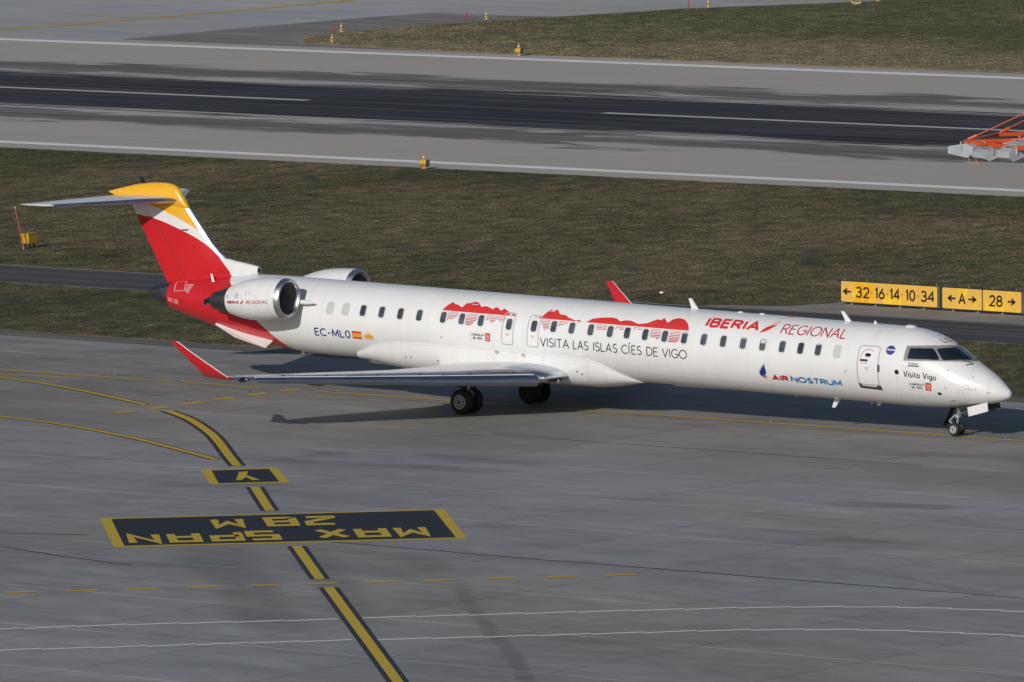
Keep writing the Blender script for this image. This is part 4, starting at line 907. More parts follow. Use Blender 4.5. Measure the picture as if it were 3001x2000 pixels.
wg = []
for i in range(8):
    t = i/7; tip = (-9.13-.02*t-.24*math.sin(t*1.5), -.15-.36*t); root = (-9.21-.03*t, -.45-.20*t)
    wg.append(fill(leaf(tip, (root[0]+.06*(1-t), root[1]-.06), (.028, -.028), 8), .05))
wg.append(fill(leaf((-9.12, -.30), (-9.20, -.66), (.07, -.02), 10), .05))
decal('operator_emblem', join(*wg), M_BLUE)
decal('operator_emblem', join(fill(circ(-9.175, -.665, .045), .05), *[ribbon([(-9.175+.06*math.cos(a), -.665+.06*math.sin(a)), (-9.175+.115*math.cos(a), -.665+.115*math.sin(a))], .014, .05) for a in np.radians([-130, -95, -60, -30, 0, 30])]), M_DRED)
def placard(c, unit=1.0):
    """grey outlined box with two lines of text and a red shield panel: corners bl, br, tl, tr"""
    def q(name, vf, mat, off=.004): return obj(name, drape(qmap(vf, *c), off), mat, pl)
    pl = obj('town_placard', drape(qmap(ribbon([(0, 0), (.74, 0), (.74, 1), (0, 1)], .014, .15, True), *c), .004), M_GREY, jet)
    k = .86; sc = lambda vf: ([(a, b) for a, b in vf[0]], vf[1])
    def line(s, a0, a1, b0, h):
        vf = text2d(s, a0*.85, a1*.85, b0*.30, h*.30, .019, .26, .04); return [(x/.85, y/.30) for x, y in vf[0]], vf[1]
    q('placard_text', line('CONCELLO', .06, .69, .56, .28), M_BLK); q('placard_text', line('DE VIGO', .13, .62, .16, .28), M_BLK)
    q('shield_panel', fill([(.76, 0), (1, 0), (1, 1), (.76, 1)], .12), M_MED, .004); q('shield', fill([(.83, .62), (.83, .25), (.88, .14), (.93, .25), (.93, .62)], .1), M_AW, .006)
    q('shield_charge', fill([(.85, .55), (.85, .28), (.91, .28), (.91, .55)], .1), M_DKG, .008); q('shield_crown', fill([(.82, .66), (.94, .66), (.96, .82), (.88, .76), (.80, .82)], .1), M_YLW, .006)
placard(((-21.465, -.228), (-20.62, -.226), (-21.47, .068), (-20.617, .071)))
placard(((-3.372, -.655), (-2.522, -.595), (-3.338, -.359), (-2.49, -.232)))
def nose_word(name, s, x0, x1, h, w, c0, c1, mat, gap=.24):
    L = x1-x0; vf = text2d(s, 0, L, 0, h, w, gap, .05); return decal(name, ([(x0+a, c0+(c1-c0)*a/L+b) for a, b in vf[0]], vf[1]), mat)
nose_word('nose_slogan', 'Visita', -3.51, -2.90, .25, .034, -.205, -.155, M_BLK, .26); nose_word('nose_slogan', 'Vigo', -2.80, -2.30, .26, .034, -.14, -.075, M_BLK, .26)
nose_word('type_lettering', 'CRJ1000', -3.35, -2.99, .062, .013, .275, .315, M_BLK); nose_word('type_lettering', 'BOMBARDIER', -3.34, -2.95, .055, .017, .195, .25, M_BLK)
decal('alliance_roundel', fill(circ(-4.10, .668, .175, .172, 28), .08), plain('violet blue print', (.045, .045, .30), .4, var=.25, vscale=5), .004)
word('alliance_lettering', 'oneworld', -4.25, -3.94, .645, .085, .018, M_AW, .2)
for o in [bpy.data.objects[k.name] for k in jet.children if k.name.startswith('alliance_lettering')]: o.data.materials[0] = M_AW
lo = [ribbon([(-2.751, 1.807), (-2.50, 1.759), (-2.475, 1.95)], .035, .08), ribbon([(-2.66, 2.06), (-2.47, 2.04), (-2.46, 2.19), (-2.65, 2.2)], .03, .08, True)]
decal('roof_registration', join(*lo), M_BLUE); decal('roof_hatch', ribbon([(-3.30, 1.84), (-2.905, 1.745), (-2.841, 2.14), (-3.233, 2.245)], .022, .1, True), M_GREY)
# small fittings on the skin
for x, s, r, m in ((-3.762, -.058, .085, M_BLK), (-2.244, -.667, .075, M_BLK), (-5.821, -.197, .042, M_GREY), (-22.72, -.22, .04, M_GREY), (-33.42, .066, .12, M_CONE)):
    decal('skin_port', fill(circ(x, s, r), .05), m, .006)
    if r > .1: decal('port_ring', ribbon(circ(x, s, r), .03, .08, True), M_STRUT, .009)
for x, s in ((-20.35, -.56), (-19.22, -.60)): decal('fairing_port', ribbon(circ(x, s, .055), .02, .05, True), M_DKG, .09)
decal('static_plate', fill(leaf((-1.86, .175), (-1.38, .12), (.05, -.05)), .06), M_STRUT, .007); decal('pitot_probe', ribbon([(-.66, -.04), (-.52, -.03)], .03, .06), M_BLK, .02)
decal('datum_marks', join(*[ribbon(p, .014, .06) for p in ([(-1.96, .50), (-1.97, .60), (-1.87, .60)], [(-2.0, -.22), (-2.02, -.32), (-1.9, -.31)], [(-1.2, .86), (-1.12, .84), (-1.14, .75)], [(-1.30, -.02), (-1.31, -.14)], [(-1.22, -.02), (-1.22, -.10), (-1.12, -.09), (-1.12, 0)], [(-1.0, .06), (-1.0, -.08)], [(-1.55, -.22), (-1.55, -.32)], [(-1.44, -.2), (-1.44, -.3)], [(-1.55, -.42), (-1.54, -.5)], [(-1.40, -.42), (-1.40, -.5)])]), M_DKG)
decal('small_stencil', join(*[ribbon([(x, s), (x+l, s)], .012, .1) for x, s, l in ((-3.52, .19, .12), (-3.52, .16, .15), (-3.5, .12, .1), (-3.5, .09, .12), (-3.83, -.22, .14), (-3.82, -.27, .1), (-3.82, -.32, .13), (-1.83, .30, .12), (-1.83, .27, .14), (-1.85, .0, .12), (-1.85, -.03, .1))]), M_LINE)
decal('gear_warning', fill(leaf((-1.97, -1.1), (-1.72, -1.02), (.03, -.03)), .06), plain('faded red print', (.50, .18, .16), .5), .005)
decal('danger_box', ribbon([(-35.136, .56), (-35.25, 1.55), (-34.75, 1.46), (-34.61, .63)], .022, .1, True), M_AW, .005)
ln = []
for i in range(6): ln.append(ribbon([(-34.60+.03*i*.3, 1.12-i*.11), (-34.26-.02*i, 1.05-i*.11)], .030, .1))
for i in range(3): ln += [ribbon([(-35.47+.02*i, -.12-i*.13), (-35.22, -.13-i*.13)], .035, .1), ribbon([(-35.14, -.14-i*.13), (-34.90, -.16-i*.13)], .035, .1)]
decal('danger_text', join(*ln), M_AW, .005)
for x0, s0 in ((-33.42, 1.42),): obj('tail_vane', ([(-33.50, -.52, 3.48), (-33.30, -.66, 3.20), (-33.19, -.66, 3.20), (-33.43, -.52, 3.48), (-33.50, -.56, 3.49), (-33.30, -.72, 3.22), (-33.19, -.72, 3.22), (-33.43, -.56, 3.49)], [(0, 1, 2, 3), (7, 6, 5, 4), (0, 4, 5, 1), (1, 5, 6, 2), (2, 6, 7, 3), (3, 7, 4, 0)]), M_AW, jet)
# blade antennas
def blade_ant(name, a, b, c, d, t=.03):
    P = [a, b, c, d]; V = [(x, -t, z) for x, z in P]+[(x, t, z) for x, z in P]
    obj(name, (V, [(3, 2, 1, 0), (4, 5, 6, 7)]+[(i, (i+1) % 4, (i+1) % 4+4, i+4) for i in range(4)]), M_AW, jet)
blade_ant('blade_antenna', (-13.15, 3.92), (-13.03, 3.92), (-12.74, 3.56), (-13.02, 3.56)); blade_ant('blade_antenna', (-6.87, 3.90), (-6.75, 3.90), (-6.44, 3.56), (-6.67, 3.56))
blade_ant('blade_antenna', (-5.52, 3.64), (-5.47, 3.67), (-5.40, 3.56), (-5.52, 3.56), .02)
blade_ant('belly_antenna', (-7.18, .57), (-7.05, .57), (-6.85, .89), (-7.08, .89)); blade_ant('belly_antenna', (-5.37, .77), (-5.23, .77), (-5.19, .90), (-5.32, .90)); blade_ant('belly_antenna', (-30.95, .98), (-30.7, .98), (-30.66, 1.05), (-30.9, 1.06), .05)
blade_ant('belly_antenna', (-29.82, .80), (-29.70, .80), (-29.65, .93), (-29.78, .93), .02); blade_ant('belly_antenna', (-5.60, .80), (-5.56, .80), (-5.55, .89), (-5.60, .89), .015); blade_ant('belly_antenna', (-8.72, .82), (-8.66, .82), (-8.63, .89), (-8.70, .89), .015)
for x in (-11.0, -10.1): obj('roof_dome', lathe([(3.56, .11), (3.60, .09), (3.62, .01)], 14, 'z', (x, 0, 0)), M_AW, jet, True)
obj('beacon', lathe([(3.56, .08), (3.62, .07), (3.66, .01)], 14, 'z', (-8.9, 0, 0)), plain('beacon red glass', (.25, .01, .01), .2), jet, True); obj('roof_dome', lathe([(3.54, .22), (3.60, .17), (3.63, .01)], 16, 'z', (-4.05, 0, 0)), M_AW, jet, True)

# ---- landing gear
def wheel(c, r, w, main, steer=0.0):
    pr = [(-w/2+.005, r*.60), (-w/2, r*.70), (-w/2+.015, r*.86), (-w/2+.05, r*.965), (-w/4, r), (0, r*1.0), (w/4, r), (w/2-.05, r*.965), (w/2-.015, r*.86), (w/2, r*.70), (w/2-.005, r*.60)]
    o = obj('wheel', lathe(pr, 40, 'y'), M_TYRE, jet, True); o.location = c; o.rotation_euler = (0, 0, steer)
    ri = [lathe([(-w/2+.004, r*.62), (-w/2-.004, r*.60), (-w/2+.006, r*.53), (-w/2+.04, r*.50), (-w/2+.05, r*.2), (-w/2+.0, r*.17), (-w/2-.012, r*.10)], 32, 'y')]
    if main:
        sp = []
        for k in range(15):
            t = 2*math.pi*k/15; sp.append(beam((r*.20*math.cos(t), -w/2+.0, r*.20*math.sin(t)), (r*.50*math.cos(t), -w/2+.0, r*.50*math.sin(t)), .024, .02, (0, 1, 0)))
    rm = obj('rim', join(*ri), M_RIM if not main else plain('dark brake rim', (.05, .05, .052), .55, var=.25), o, True)
    if main: obj('rim_spokes', join(lathe([(-w/2+.0, r*.56), (-w/2-.010, r*.545), (-w/2-.010, r*.50), (-w/2+.0, r*.485)], 32, 'y', cap=False), lathe([(-w/2+.01, r*.22), (-w/2-.006, r*.20), (-w/2-.014, r*.16)], 20, 'y', cap=False), *sp), plain('bare wheel alloy', (.55, .56, .57), .4, var=.2), o)
    if not main:
        h = [lathe([(-w/2-.002, r*.04), (-w/2+.003, r*.04)], 10, 'y', (r*.36*math.cos(t), -.008, r*.36*math.sin(t))) for t in np.linspace(0, 2*np.pi, 9)[:-1]]
        obj('hub_holes', join(lathe([(-w/2-.014, r*.13), (-w/2-.012, r*.13)], 14, 'y'), *h), M_BLK, o)
    return o
for y in (-2.36, -1.76, 1.76, 2.36): wheel((-21.08, y, -.055), .44, .30, True, 0 if y < -2 else math.pi)
for side in (-1, 1):
    g = obj('main_gear_leg', tube([(-21.0, side*2.06, .9), (-21.05, side*2.06, .35), (-21.08, side*2.06, -.05)], [.11, .09, .06], 14), M_STRUT, jet, True)
    obj('axle', tube([(-21.08, side*1.7, -.055), (-21.08, side*2.4, -.055)], .05, 10), M_DKG, g); obj('side_brace', tube([(-20.9, side*1.2, .75), (-21.03, side*2.0, .25)], .05, 8), M_DKG, g)
    obj('torque_link', beam((-20.92, side*2.06, .35), (-20.78, side*2.06, .12), .12, .03), M_STRUT, g); obj('gear_door', beam((-21.0, side*2.25, .82), (-21.0, side*2.42, .40), .9, .02, (1, 0, 0)), M_DKG, g)
for y in (-.165, .165): wheel((-2.14, y, .205), .222, .17, False, -.05)
ng = obj('nose_gear_leg', tube([(-2.09, 0, 1.05), (-2.11, 0, .66), (-2.11, 0, .655)], [.075, .07, .05], 14), M_STRUT, jet, True)
obj('oleo_piston', tube([(-2.11, 0, .66), (-2.12, 0, .44), (-2.14, 0, .205)], [.045, .05, .04], 12), M_LIP, ng, True); obj('steering_collar', lathe([(.60, .075), (.605, .10), (.70, .10), (.705, .075)], 16, 'z', (-2.11, 0, 0)), M_RIM, ng, True)
obj('axle', tube([(-2.14, -.2, .205), (-2.14, .2, .205)], .035, 10), M_STRUT, ng); obj('torque_link', join(beam((-2.20, -.02, .68), (-2.42, -.02, .46), .09, .04), beam((-2.42, -.02, .46), (-2.20, 0, .30), .07, .035)), M_RIM, ng)
obj('drag_brace', join(tube([(-2.05, -.08, .72), (-1.45, -.16, .92)], .03, 8), tube([(-2.05, .08, .72), (-1.45, .16, .92)], .03, 8), tube([(-2.05, 0, .78), (-1.72, 0, .74), (-1.5, 0, .76)], .035, 8)), M_STRUT, ng)
obj('taxi_light', lathe([(-2.0, .02), (-1.97, .06), (-1.93, .065), (-1.925, .01)], 14, 'x', (0, -.10, .70)), M_LIP, ng, True)
hy = []
for k in range(7):
    a = random.uniform(-.1, .1); hy.append(tube([(-2.16+a, random.uniform(-.1, .1), .95), (-2.2+random.uniform(-.1, .15), random.uniform(-.12, .12), .80), (-2.1+random.uniform(-.12, .12), random.uniform(-.1, .1), .66)], .012, 6))
obj('hydraulic_hoses', join(*hy), M_DKG, ng)
def plate(name, pts, y0, y1, mat, parent=jet):
    n = len(pts); V = [(x, y0, z) for x, z in pts]+[(x, y1, z) for x, z in pts]
    return obj(name, (V, [tuple(range(n-1, -1, -1)), tuple(range(n, 2*n))]+[(i, (i+1) % n, (i+1) % n+n, i+n) for i in range(n)]), mat, parent)
plate('nose_gear_door', [(-1.51, 1.02), (-.72, 1.25), (-.68, .945), (-1.45, .715)], -.37, -.345, M_AW)
plate('nose_gear_door', [(-1.51, 1.02), (-.72, 1.25), (-.62, .965), (-1.45, .73)], .345, .37, M_DKG)
V, F = beam((-2.32, 0, .92), (-2.64, 0, .29), .34, .025, (1, 0, 0)); obj('nose_gear_rear_door', (V, F), M_DARK, jet)
obj('nose_gear_bay', box((-1.75, 0, 1.0), (1.0, .5, .12)), M_DARK, jet)

# ================================================================== THINGS ON THE FIELD
def sign_face_mat(name, col, k):
    m, nt, b = newmat(name); v = coords(nt); w = N(nt, 'ShaderNodeMapping'); w.inputs['Rotation'].default_value = (0, .5, 0); w.inputs['Scale'].default_value = (1.1, 1, .8); nt.links.new(v, w.inputs[0])
    n = noise(nt, w.outputs[0], 1.3+k, 2, .4, 1.2); f = noise(nt, v, 30, 2)
    c = mixc(nt, ramp(nt, n, .46, .72), tuple(col), (.86, .50, .02)); c = mixc(nt, ramp(nt, n, .62, .80, 0, .8), c, (.95, .66, .05)); c = mixc(nt, 1.0, c, ramp(nt, f, .3, .7, .94, 1.05, False), 'MULTIPLY')
    nt.links.new(c, b.inputs['Base Color']); b.inputs['Roughness'].default_value = .42; b.inputs['Coat Weight'].default_value = .3; return m
M_SY = sign_face_mat('retroreflective yellow', (.74, .44, .085), 0); M_SO = sign_face_mat('newer orange-yellow film', (.80, .40, .008), .6)
M_SBK = plain('black sign housing', (.018, .018, .02), .5, var=.2); M_GALV = metal('galvanised metal', (.45, .46, .47), .45, (5, 5, 5))
def sign(name, loc, rz, L, label, panels, glyphs, orange=None):
    o = empty(name, (*loc, .0), (0, 0, rz)); tag(o, label, 'sign', 'taxiway guidance signs')
    H0, H1, T = .10, .98, .20
    obj('housing', ([(a[0], a[1]*T, a[2]) for a in [(0, 0, H0), (L, 0, H0), (L, 1, H0), (0, 1, H0), (0, 0, H1), (L, 0, H1), (L, 1, H1), (0, 1, H1)]], [(0, 3, 2, 1), (4, 5, 6, 7), (0, 1, 5, 4), (1, 2, 6, 5), (2, 3, 7, 6), (3, 0, 4, 7)]), M_SBK, o)
    obj('end_cap', box((L+.03, T/2, (H0+H1)/2), (.05, T*.9, H1-H0-.02)), M_GALV, o)
    fn = lambda off: (lambda x, z: (x, -off, z))
    for a, b in panels: obj('face_panel', lift(fill(rrect(a+.035, H0+.035, b-.035, H1-.035, .04), 2.0), fn(.004)), M_SY, o)
    if orange: obj('face_patch', lift(fill([(orange[0], H0+.045), (orange[1], H0+.045), (orange[1], H1-.045), (orange[0], H1-.045)], 2.0), fn(.007)), M_SO, o)
    for s, a, b, h in glyphs: obj('sign_character', lift(text2d(s, a, b, H0+.44-h/2, h, .074, .24, .3), fn(.010)), M_BLK, o)
    for x in np.arange(.12, L, 1.15):
        obj('lifting_eye', tube([(x, .1, H1-.01), (x, .1, H1+.07)], .012, 6), M_GALV, o)
    for x in np.arange(.5, L, 1.2):
        obj('foot', join(tube([(x, .1, .02), (x, .1, H0+.02)], .035, 8), box((x, .05, .025), (.34, .22, .02))), M_GALV, o)
    return o
sign('taxiway_sign', (-32.22, 38.92), -.088, 4.86, 'long yellow sign with arrow and five stand numbers beside the dark taxiway', [(0, 4.86)],
     [('<', .14, .57, .36), ('32', .76, 1.46, .46), ('.', 1.52, 1.62, .1), ('16', 1.72, 2.22, .46), ('.', 2.29, 2.39, .1), ('14', 2.46, 2.98, .46), ('.', 3.04, 3.14, .1), ('10', 3.24, 3.74, .46), ('.', 3.82, 3.92, .1), ('34', 4.0, 4.70, .46)], (.60, 1.64))
sign('taxiway_sign', (-27.18, 38.44), -.080, 3.92, 'shorter yellow sign reading A and 28 with arrows, right of the long one', [(0, 2.0), (1.98, 3.92)],
     [('<', .30, .72, .36), ('A', .82, 1.18, .46), ('>', 1.28, 1.70, .36), ('28', 2.32, 2.98, .46), ('>', 3.18, 3.60, .36)])

M_LY = plain('yellow lamp housing', (.58, .34, .03), .45, var=.15); M_LENS = glass('lamp lens', (.10, .11, .13), .1); M_PL = plain('white cone band', (.75, .75, .73), .5)
def cone_marker(o, z0, r, h):
    """striped cone: yellow tip, black, white, black bands"""
    z = z0
    for nm, f, m in (('black_band', .22, M_BLK), ('white_band', .26, M_PL), ('black_band', .14, M_BLK), ('cone_tip', .38, M_LY)):
        a = (z-z0)/h; b = a+f; ra, rb = r*(1-.72*a), r*(1-.72*b)
        if nm == 'cone_tip': obj(nm, lathe([(z, ra*1.25), (z+.35*f*h, ra*1.3), (z+f*h, .01)], 14, 'z'), m, o, True)
        else: obj(nm, lathe([(z, ra), (z+f*h, rb)], 14, 'z'), m, o)
        z += f*h
def edge_light(loc, label, rz=0.0, z=0.0):
    o = empty('runway_edge_light', (*loc, z), (0, 0, rz)); tag(o, label, 'runway light', 'yellow runway edge lights')
    obj('base_plate', lathe([(0, .16), (.025, .15)], 20, 'z'), M_LY, o); obj('stem', tube([(0, 0, .02), (0, 0, .13)], .028, 10), M_PL, o)
    obj('lamp_body', lathe([(-.22, .08), (-.20, .13), (-.12, .165), (.12, .175), (.20, .165)], 24, 'x', (0, 0, .28)), M_LY, o, True)
    obj('lens', lathe([(.19, .155), (.215, .12), (.225, .01)], 20, 'x', (0, 0, .28)), M_LENS, o, True); obj('lens_rim', lathe([(.17, .17), (.22, .172), (.22, .145), (.18, .145)], 24, 'x', (0, 0, .28), False), M_DKG, o)
    obj('body_clip', join(box((-.06, -.165, .22), (.03, .03, .04)), box((.06, -.172, .22), (.03, .03, .04))), M_DKG, o); obj('top_collar', lathe([(.42, .11), (.46, .12), (.49, .09)], 18, 'z'), M_LY, o)
    cone_marker(o, .48, .085, .24); return o
edge_light((-88.78, 89.05), 'yellow runway edge light on the near edge of the runway', .12)
edge_light((-134.73, 162.0), 'yellow runway edge light at the grass island corner beyond the runway', .12)
def taxi_light(loc, label):
    o = empty('taxiway_light', (*loc, .0)); tag(o, label, 'taxiway light', 'small striped cone lights beyond the runway')
    obj('base_plate', lathe([(0, .22), (.03, .2)], 18, 'z'), M_LY, o); obj('stem', tube([(0, 0, .02), (0, 0, .16)], .04, 10), M_PL, o); obj('flared_skirt', lathe([(.14, .06), (.16, .15), (.20, .15), (.25, .075)], 18, 'z'), M_LY, o, True)
    cone_marker(o, .24, .075, .33); return o
taxi_light((-151.67, 166.7), 'striped cone light at the near tip of the grass island'); taxi_light((-157.9, 176.08), 'second striped cone light, on the left edge of the island')
taxi_light((-157.4, 190.6), 'striped cone light midway along the far edge of the island'); taxi_light((-151.8, 207.0), 'striped cone light farthest right along the island edge')
M_POST = plain('red marker post', (.36, .03, .035), .5, var=.15)
for loc, lab, le in (((-153.42, 166.87), 'red marker post at the near tip of the grass island', 0), ((-158.3, 175.75), 'red marker post next to the second striped cone light', -.06), ((-158.4, 189.9), 'thin red marker post left of the midway striped cone light', 0), ((-152.9, 206.4), 'thin red marker post left of the farthest striped cone light', 0)):
    o = empty('marker_post', (*loc, 0)); tag(o, lab, 'marker post', 'red marker posts beyond the runway'); obj('post', tube([(0, 0, 0), (le, 0, .46)], .042, 8), M_POST, o); obj('post_foot', lathe([(0, .07), (.02, .06)], 12, 'z'), M_DKG, o)
# approach lamps just at the top edge of the picture
def lamp_pair(loc, xs, label):
    o = empty('approach_lamp', (*loc, .03)); tag(o, label, 'runway light', 'round yellow lamps beyond the grass island')
    obj('base_plate', lathe([(0, .2), (.03, .19)], 16, 'z'), M_LY, o); obj('stem', tube([(0, 0, .02), (0, 0, .10)], .03, 8), M_LY, o)
    if len(xs) > 1: obj('cross_bar', tube([(xs[0]*.816, xs[0]*.579, .10), (xs[1]*.816, xs[1]*.579, .10)], .025, 8), M_PL, o)
    for x in xs:
        obj('lamp_head', lathe([(.18, .04), (.22, .12), (.33, .17), (.45, .16), (.52, .1), (.55, .02)], 20, 'z', (x*.816, x*.579, 0)), M_LY, o, True); obj('knuckle', lathe([(.08, .03), (.13, .05), (.19, .035)], 12, 'z', (x*.816, x*.579, 0)), M_PL, o, True)
lamp_pair((-144.85, 213.5), (-.26, .26), 'pair of round yellow lamps on one bar at the top edge'); lamp_pair((-145.6, 217.2), (0,), 'single round yellow lamp right of the pair at the top edge')

# yellow cabinet on legs and the leaning pole beside it
o = empty('cabinet', (-77.46, 44.33, .01)); tag(o, 'small yellow metal cabinet on short legs in the grass by the tailplane', 'cabinet')
M_CAB = plain('yellow cabinet paint', (.52, .30, .02), .45, var=.1)
obj('body', box((0, 0, .42), (.42, .56, .40)), M_CAB, o); obj('lid', box((0, 0, .632), (.45, .59, .024)), M_CAB, o)
obj('latch', box((-.03, -.29, .54), (.12, .03, .02)), M_DKG, o)
for x, y in ((-.12, -.18), (.12, -.18), (-.12, .18), (.12, .18)): obj('leg', box((x, y, .12), (.06, .06, .26)), M_DKG, o)
o = empty('marker_pole', (-77.25, 43.70, .01)); tag(o, 'slim orange pole leaning left in front of the yellow cabinet', 'pole')
dv = Vector((-.29, -.21, 1.86)); obj('pole', tube([tuple(dv*.04), tuple(dv*.96)], [.032, .022], 10), plain('orange red pole paint', (.50, .095, .035), .5, var=.15), o, True)
obj('base_sleeve', tube([(0, 0, 0), tuple(dv*.09)], .05, 12), M_GALV, o, True); obj('tip', tube([tuple(dv*.955), tuple(dv*.985)], .024, 10), M_PL, o, True)
# crow and a scrap of litter in the grass
def crow(loc, rz):
    o = empty('crow', (*loc, .02), (0, 0, rz)); tag(o, 'black crow standing in the grass just above the tail fin', 'bird')
    me = bpy.data.meshes.new('body'); ch = [(-.26, 0, .13), (-.14, 0, .17), (-.02, 0, .20), (.09, 0, .26), (.13, 0, .33), (.17, 0, .36), (.235, 0, .345)]
    V, F = tube(ch, [.012, .05, .085, .07, .042, .038, .006], 14); obj('body', (V, F), plain('black feathers', (.012, .012, .014), .5, var=.3, vscale=30), o, True)
    for s in (-1, 1):
        obj('leg', tube([(0, s*.035, .14), (.0, s*.035, .06), (.01, s*.035, 0), (.05, s*.035, 0)], .008, 6), M_DKG, o)
        obj('wing', loft([[(.07, s*.07, .27), (.07, s*.08, .20)], [(-.05, s*.09, .24), (-.05, s*.09, .15)], [(-.22, s*.05, .16), (-.22, s*.05, .12)], [(-.30, s*.02, .12), (-.30, s*.02, .115)]], close=False, cap=False), plain('black feathers', (.012, .012, .014)), o, True)
crow((-94.46, 74.29), math.radians(150))
litter = []
V = [(random.uniform(-.15, .15), random.uniform(-.15, .15), random.uniform(.02, .13)) for _ in range(14)]
me = bpy.data.meshes.new('litter'); bm = bmesh.new()
for v in V: bm.verts.new(v)
bmesh.ops.convex_hull(bm, input=bm.verts); bm.to_mesh(me); bm.free(); me.materials.append(plain('crumpled white plastic', (.72, .72, .72), .6, var=.2, vscale=20))
lt = link('plastic_scrap', me); lt.scale = (1.2, .9, 1); lt.location = (-40.96, 39.15, .02); tag(lt, 'crumpled white plastic scrap in the grass behind the roof antenna', 'litter')

# inset lights in the taxiway pavement
M_INS = metal('inset light metal', (.55, .56, .58), .35, (8, 8, 8))
INS = [((-36.65, 1.89), 'inset light at the break in the taxi line under the red winglet'), ((-32.35, -3.37), 'inset light beside the third holding dash from the apron side'), ((-32.26, -1.6), 'inset light beside the fourth holding dash from the apron side'), ((-32.14, .15), 'inset light beside the fifth holding dash from the apron side'), ((-32.04, 1.9), 'inset light beside the sixth holding dash from the apron side'), ((-29.58, 1.74), 'inset light at the start of the long taxi line behind the main wheel'), ((-41.9, 1.55), 'inset light between the two taxi lines at the far left'), ((-40.1, 2.28), 'second inset light from the left, on the taxi line'), ((-10.35, .84), 'inset light on the taxi line below the operator lettering'), ((-.58, .43), 'inset light on the taxi line ahead of the nose wheel')]
base = None
for loc, lab in INS:
    o = empty('inset_light', (*loc, .0)); tag(o, lab, 'inset light', 'inset taxiway lights')
    if base is None:
        a = obj('light_ring', lathe([(.001, .16), (.012, .15), (.02, .11), (.022, .01)], 18, 'z'), M_INS, o, True); b_ = obj('light_window', box((.09, 0, .020), (.03, .05, .02)), M_PL, o); base = (a.data, b_.data)
    else: link('light_ring', base[0], o); link('light_window', base[1], o)

# floodlight mast: orange head frame with grey floodlights, the column itself is outside the picture
M_ORG = plain('orange mast paint', (.64, .085, .010), .42, var=.12, vscale=3); M_FLD = plain('grey floodlight housing', (.40, .43, .46), .42, var=.1, vscale=3); M_HOSE = plain('orange cable', (.55, .22, .10), .5)
mast = empty('floodlight_mast', (51.85, -73.5, 0)); tag(mast, 'orange floodlight mast head with grey lamps reaching in at the right edge', 'light mast')
def ml(p): return (p[0]-51.85, p[1]+73.5, p[2])
def mbeam(name, p, q, w=.075, h=.085): return obj(name, beam(ml(p), ml(q), w, h), M_ORG, mast)
Z = 16.68; A = (46.95, -77.0, Z); M0 = (51.85, -73.5)
obj('column', lathe([(0, .34), (.3, .34), (.31, .30), (Z+2.9, .14), (Z+3.0, .02)], 24, 'z'), M_GALV, mast, True); obj('column_base', lathe([(0, .6), (.12, .6), (.2, .42)], 24, 'z'), M_FARC, mast)
E1 = (54.6, -80.81, Z); E2 = (57.6, -74.0, Z); E3 = (54.0, -66.5, Z); U0 = (46.38, -74.71, Z); U1 = (49.9, -69.9, Z); FC = (48.32, -76.64, Z)
mbeam('frame_beam', A, (47.75, -77.40, Z)); mbeam('frame_beam', (47.75, -77.40, Z), E1); mbeam('frame_beam', E1, E2); mbeam('frame_beam', E2, E3); mbeam('frame_beam', E3, U1); mbeam('frame_beam', U0, U1)
mbeam('frame_beam', (47.0, -76.93, Z+.004), U0, .07, .08); mbeam('spoke', (47.05, -76.92, Z+.002), (47.65, -76.17, Z)); mbeam('spoke', (47.65, -76.17, Z), (51.6, -73.7, Z)); mbeam('spoke', (47.72, -75.87, Z+.05), (46.9, -74.0, Z+.05), .06, .07)
for e in (E1, E2, E3): mbeam('spoke', e, (M0[0], M0[1], Z))
for p in ((46.98, -76.92, Z+.05), (46.45, -74.62, Z+.06)):
    q = (M0[0], M0[1], Z+2.75); obj('stay_rod', tube([ml(p), ml(q)], .012, 8), M_ORG, mast); d = Vector(q)-Vector(p); d.normalize(); obj('stay_fork', tube([ml(p), ml(Vector(p)+d*.22)], .038, 8), M_ORG, mast); obj('stay_pin', lathe([(-.05, .025), (.05, .025)], 10, 'y', ml((p[0], p[1], p[2]))), M_GALV, mast)
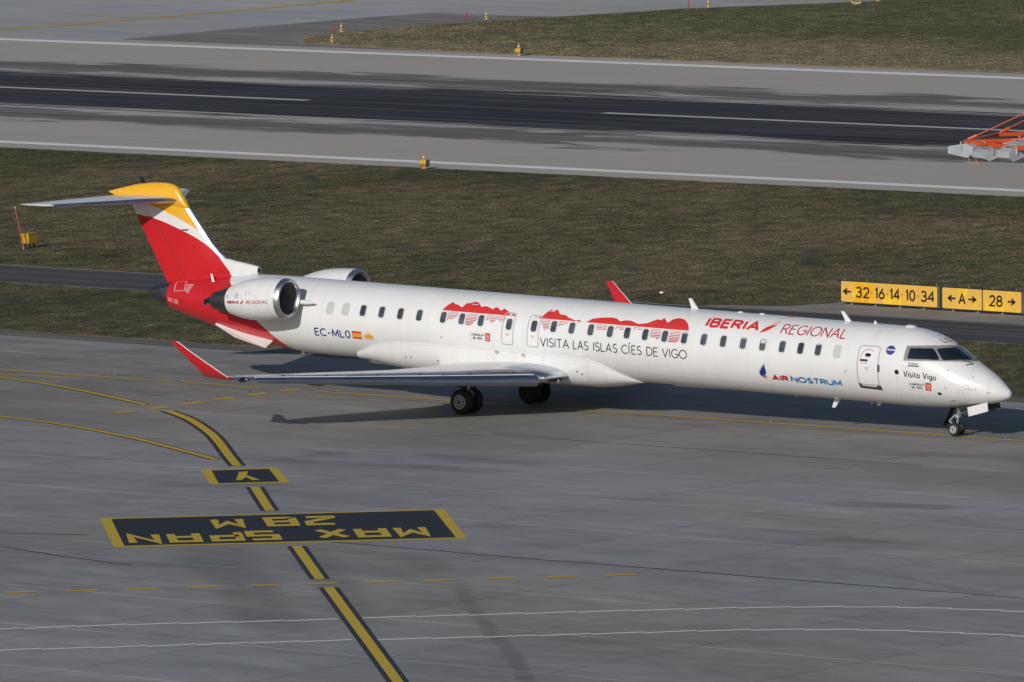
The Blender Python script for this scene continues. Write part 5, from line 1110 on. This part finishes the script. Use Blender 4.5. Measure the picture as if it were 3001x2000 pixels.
def flood(c, az, tilt, w=.42, d=.50, h=.20):
    """wedge shaped housing: deep back, sloping front, glass underneath"""
    V = [(-w/2, -d/2, -h*.15), (w/2, -d/2, -h*.15), (w/2, d*.25, -h*.55), (-w/2, d*.25, -h*.55), (w/2, d/2, -h*.25), (-w/2, d/2, -h*.25), (-w/2*.94, -d/2*.96, h*.35), (w/2*.94, -d/2*.96, h*.35), (w/2*.94, d*.2, h*.5), (-w/2*.94, d*.2, h*.5), (w/2*.94, d/2*.95, h*.25), (-w/2*.94, d/2*.95, h*.25)]
    F = [(0, 1, 7, 6), (1, 2, 8, 7), (2, 4, 10, 8), (4, 5, 11, 10), (5, 3, 9, 11), (3, 0, 6, 9), (6, 7, 8, 9), (9, 8, 10, 11), (3, 2, 1, 0), (5, 4, 2, 3)]
    R = Matrix.Rotation(az, 3, 'Z') @ Matrix.Rotation(tilt, 3, 'X'); bh = h*.62; cc = Vector(ml(c))+Vector((.057, .040, 0))
    o = obj('floodlight', ([tuple(cc+R @ Vector(v)) for v in V], F), M_FLD, mast)
    gv = [(-w*.42, -d*.42, -h*.22), (w*.42, -d*.42, -h*.22), (w*.42, d*.2, -h*.56), (-w*.42, d*.2, -h*.56)]; obj('lamp_glass', ([tuple(cc+R @ Vector((a, b, c2-.012))) for a, b, c2 in gv], [(3, 2, 1, 0)]), M_LENS, o)
    obj('bracket', join(*[beam(tuple(cc+R @ Vector((s*w*.51, d*.05, 0))), tuple(cc+R @ Vector((s*w*.51, d*.05, bh))), .015, .04) for s in (-1, 1)]+[beam(tuple(cc+R @ Vector((-w*.52, d*.05, bh))), tuple(cc+R @ Vector((w*.52, d*.05, bh))), .04, .015)]), M_FLD, o); return o
flood((47.08, -77.12, Z-.175), math.radians(-100), math.radians(4), .70, .80, .32)
flood((47.95, -77.75, Z-.20), math.radians(150), math.radians(-4), .62, .52, .25)
flood((47.82, -76.25, Z-.13), math.radians(-20), math.radians(3), .58, .5, .26); flood((48.75, -78.0, Z-.16), math.radians(160), 0, .45, .5, .30)
flood((46.95, -74.25, Z-.12), math.radians(-60), math.radians(3), .56, .5, .26)
obj('cable_loop', join(tube([ml((47.62+.10*math.cos(t), -77.75, Z-.30+.16*math.sin(t))) for t in np.linspace(2.6, 6.8, 13)], .010, 6), tube([ml((47.80+.09*math.cos(t), -77.75, Z-.30+.17*math.sin(t))) for t in np.linspace(2.6, 6.8, 13)], .010, 6), tube([ml((47.78+.06*math.cos(t), -77.55, Z+.0+.08*math.sin(t))) for t in np.linspace(.2, 3.1, 9)], .012, 6)), M_HOSE, mast, True)
obj('cable_tie', join(*[beam(ml((A[0]+(E1[0]-A[0])*t, A[1]+(E1[1]-A[1])*t, Z-.05)), ml((A[0]+(E1[0]-A[0])*t, A[1]+(E1[1]-A[1])*t, Z+.05)), .085, .012) for t in (.006, .018, .12, .19)]), M_DKG, mast)
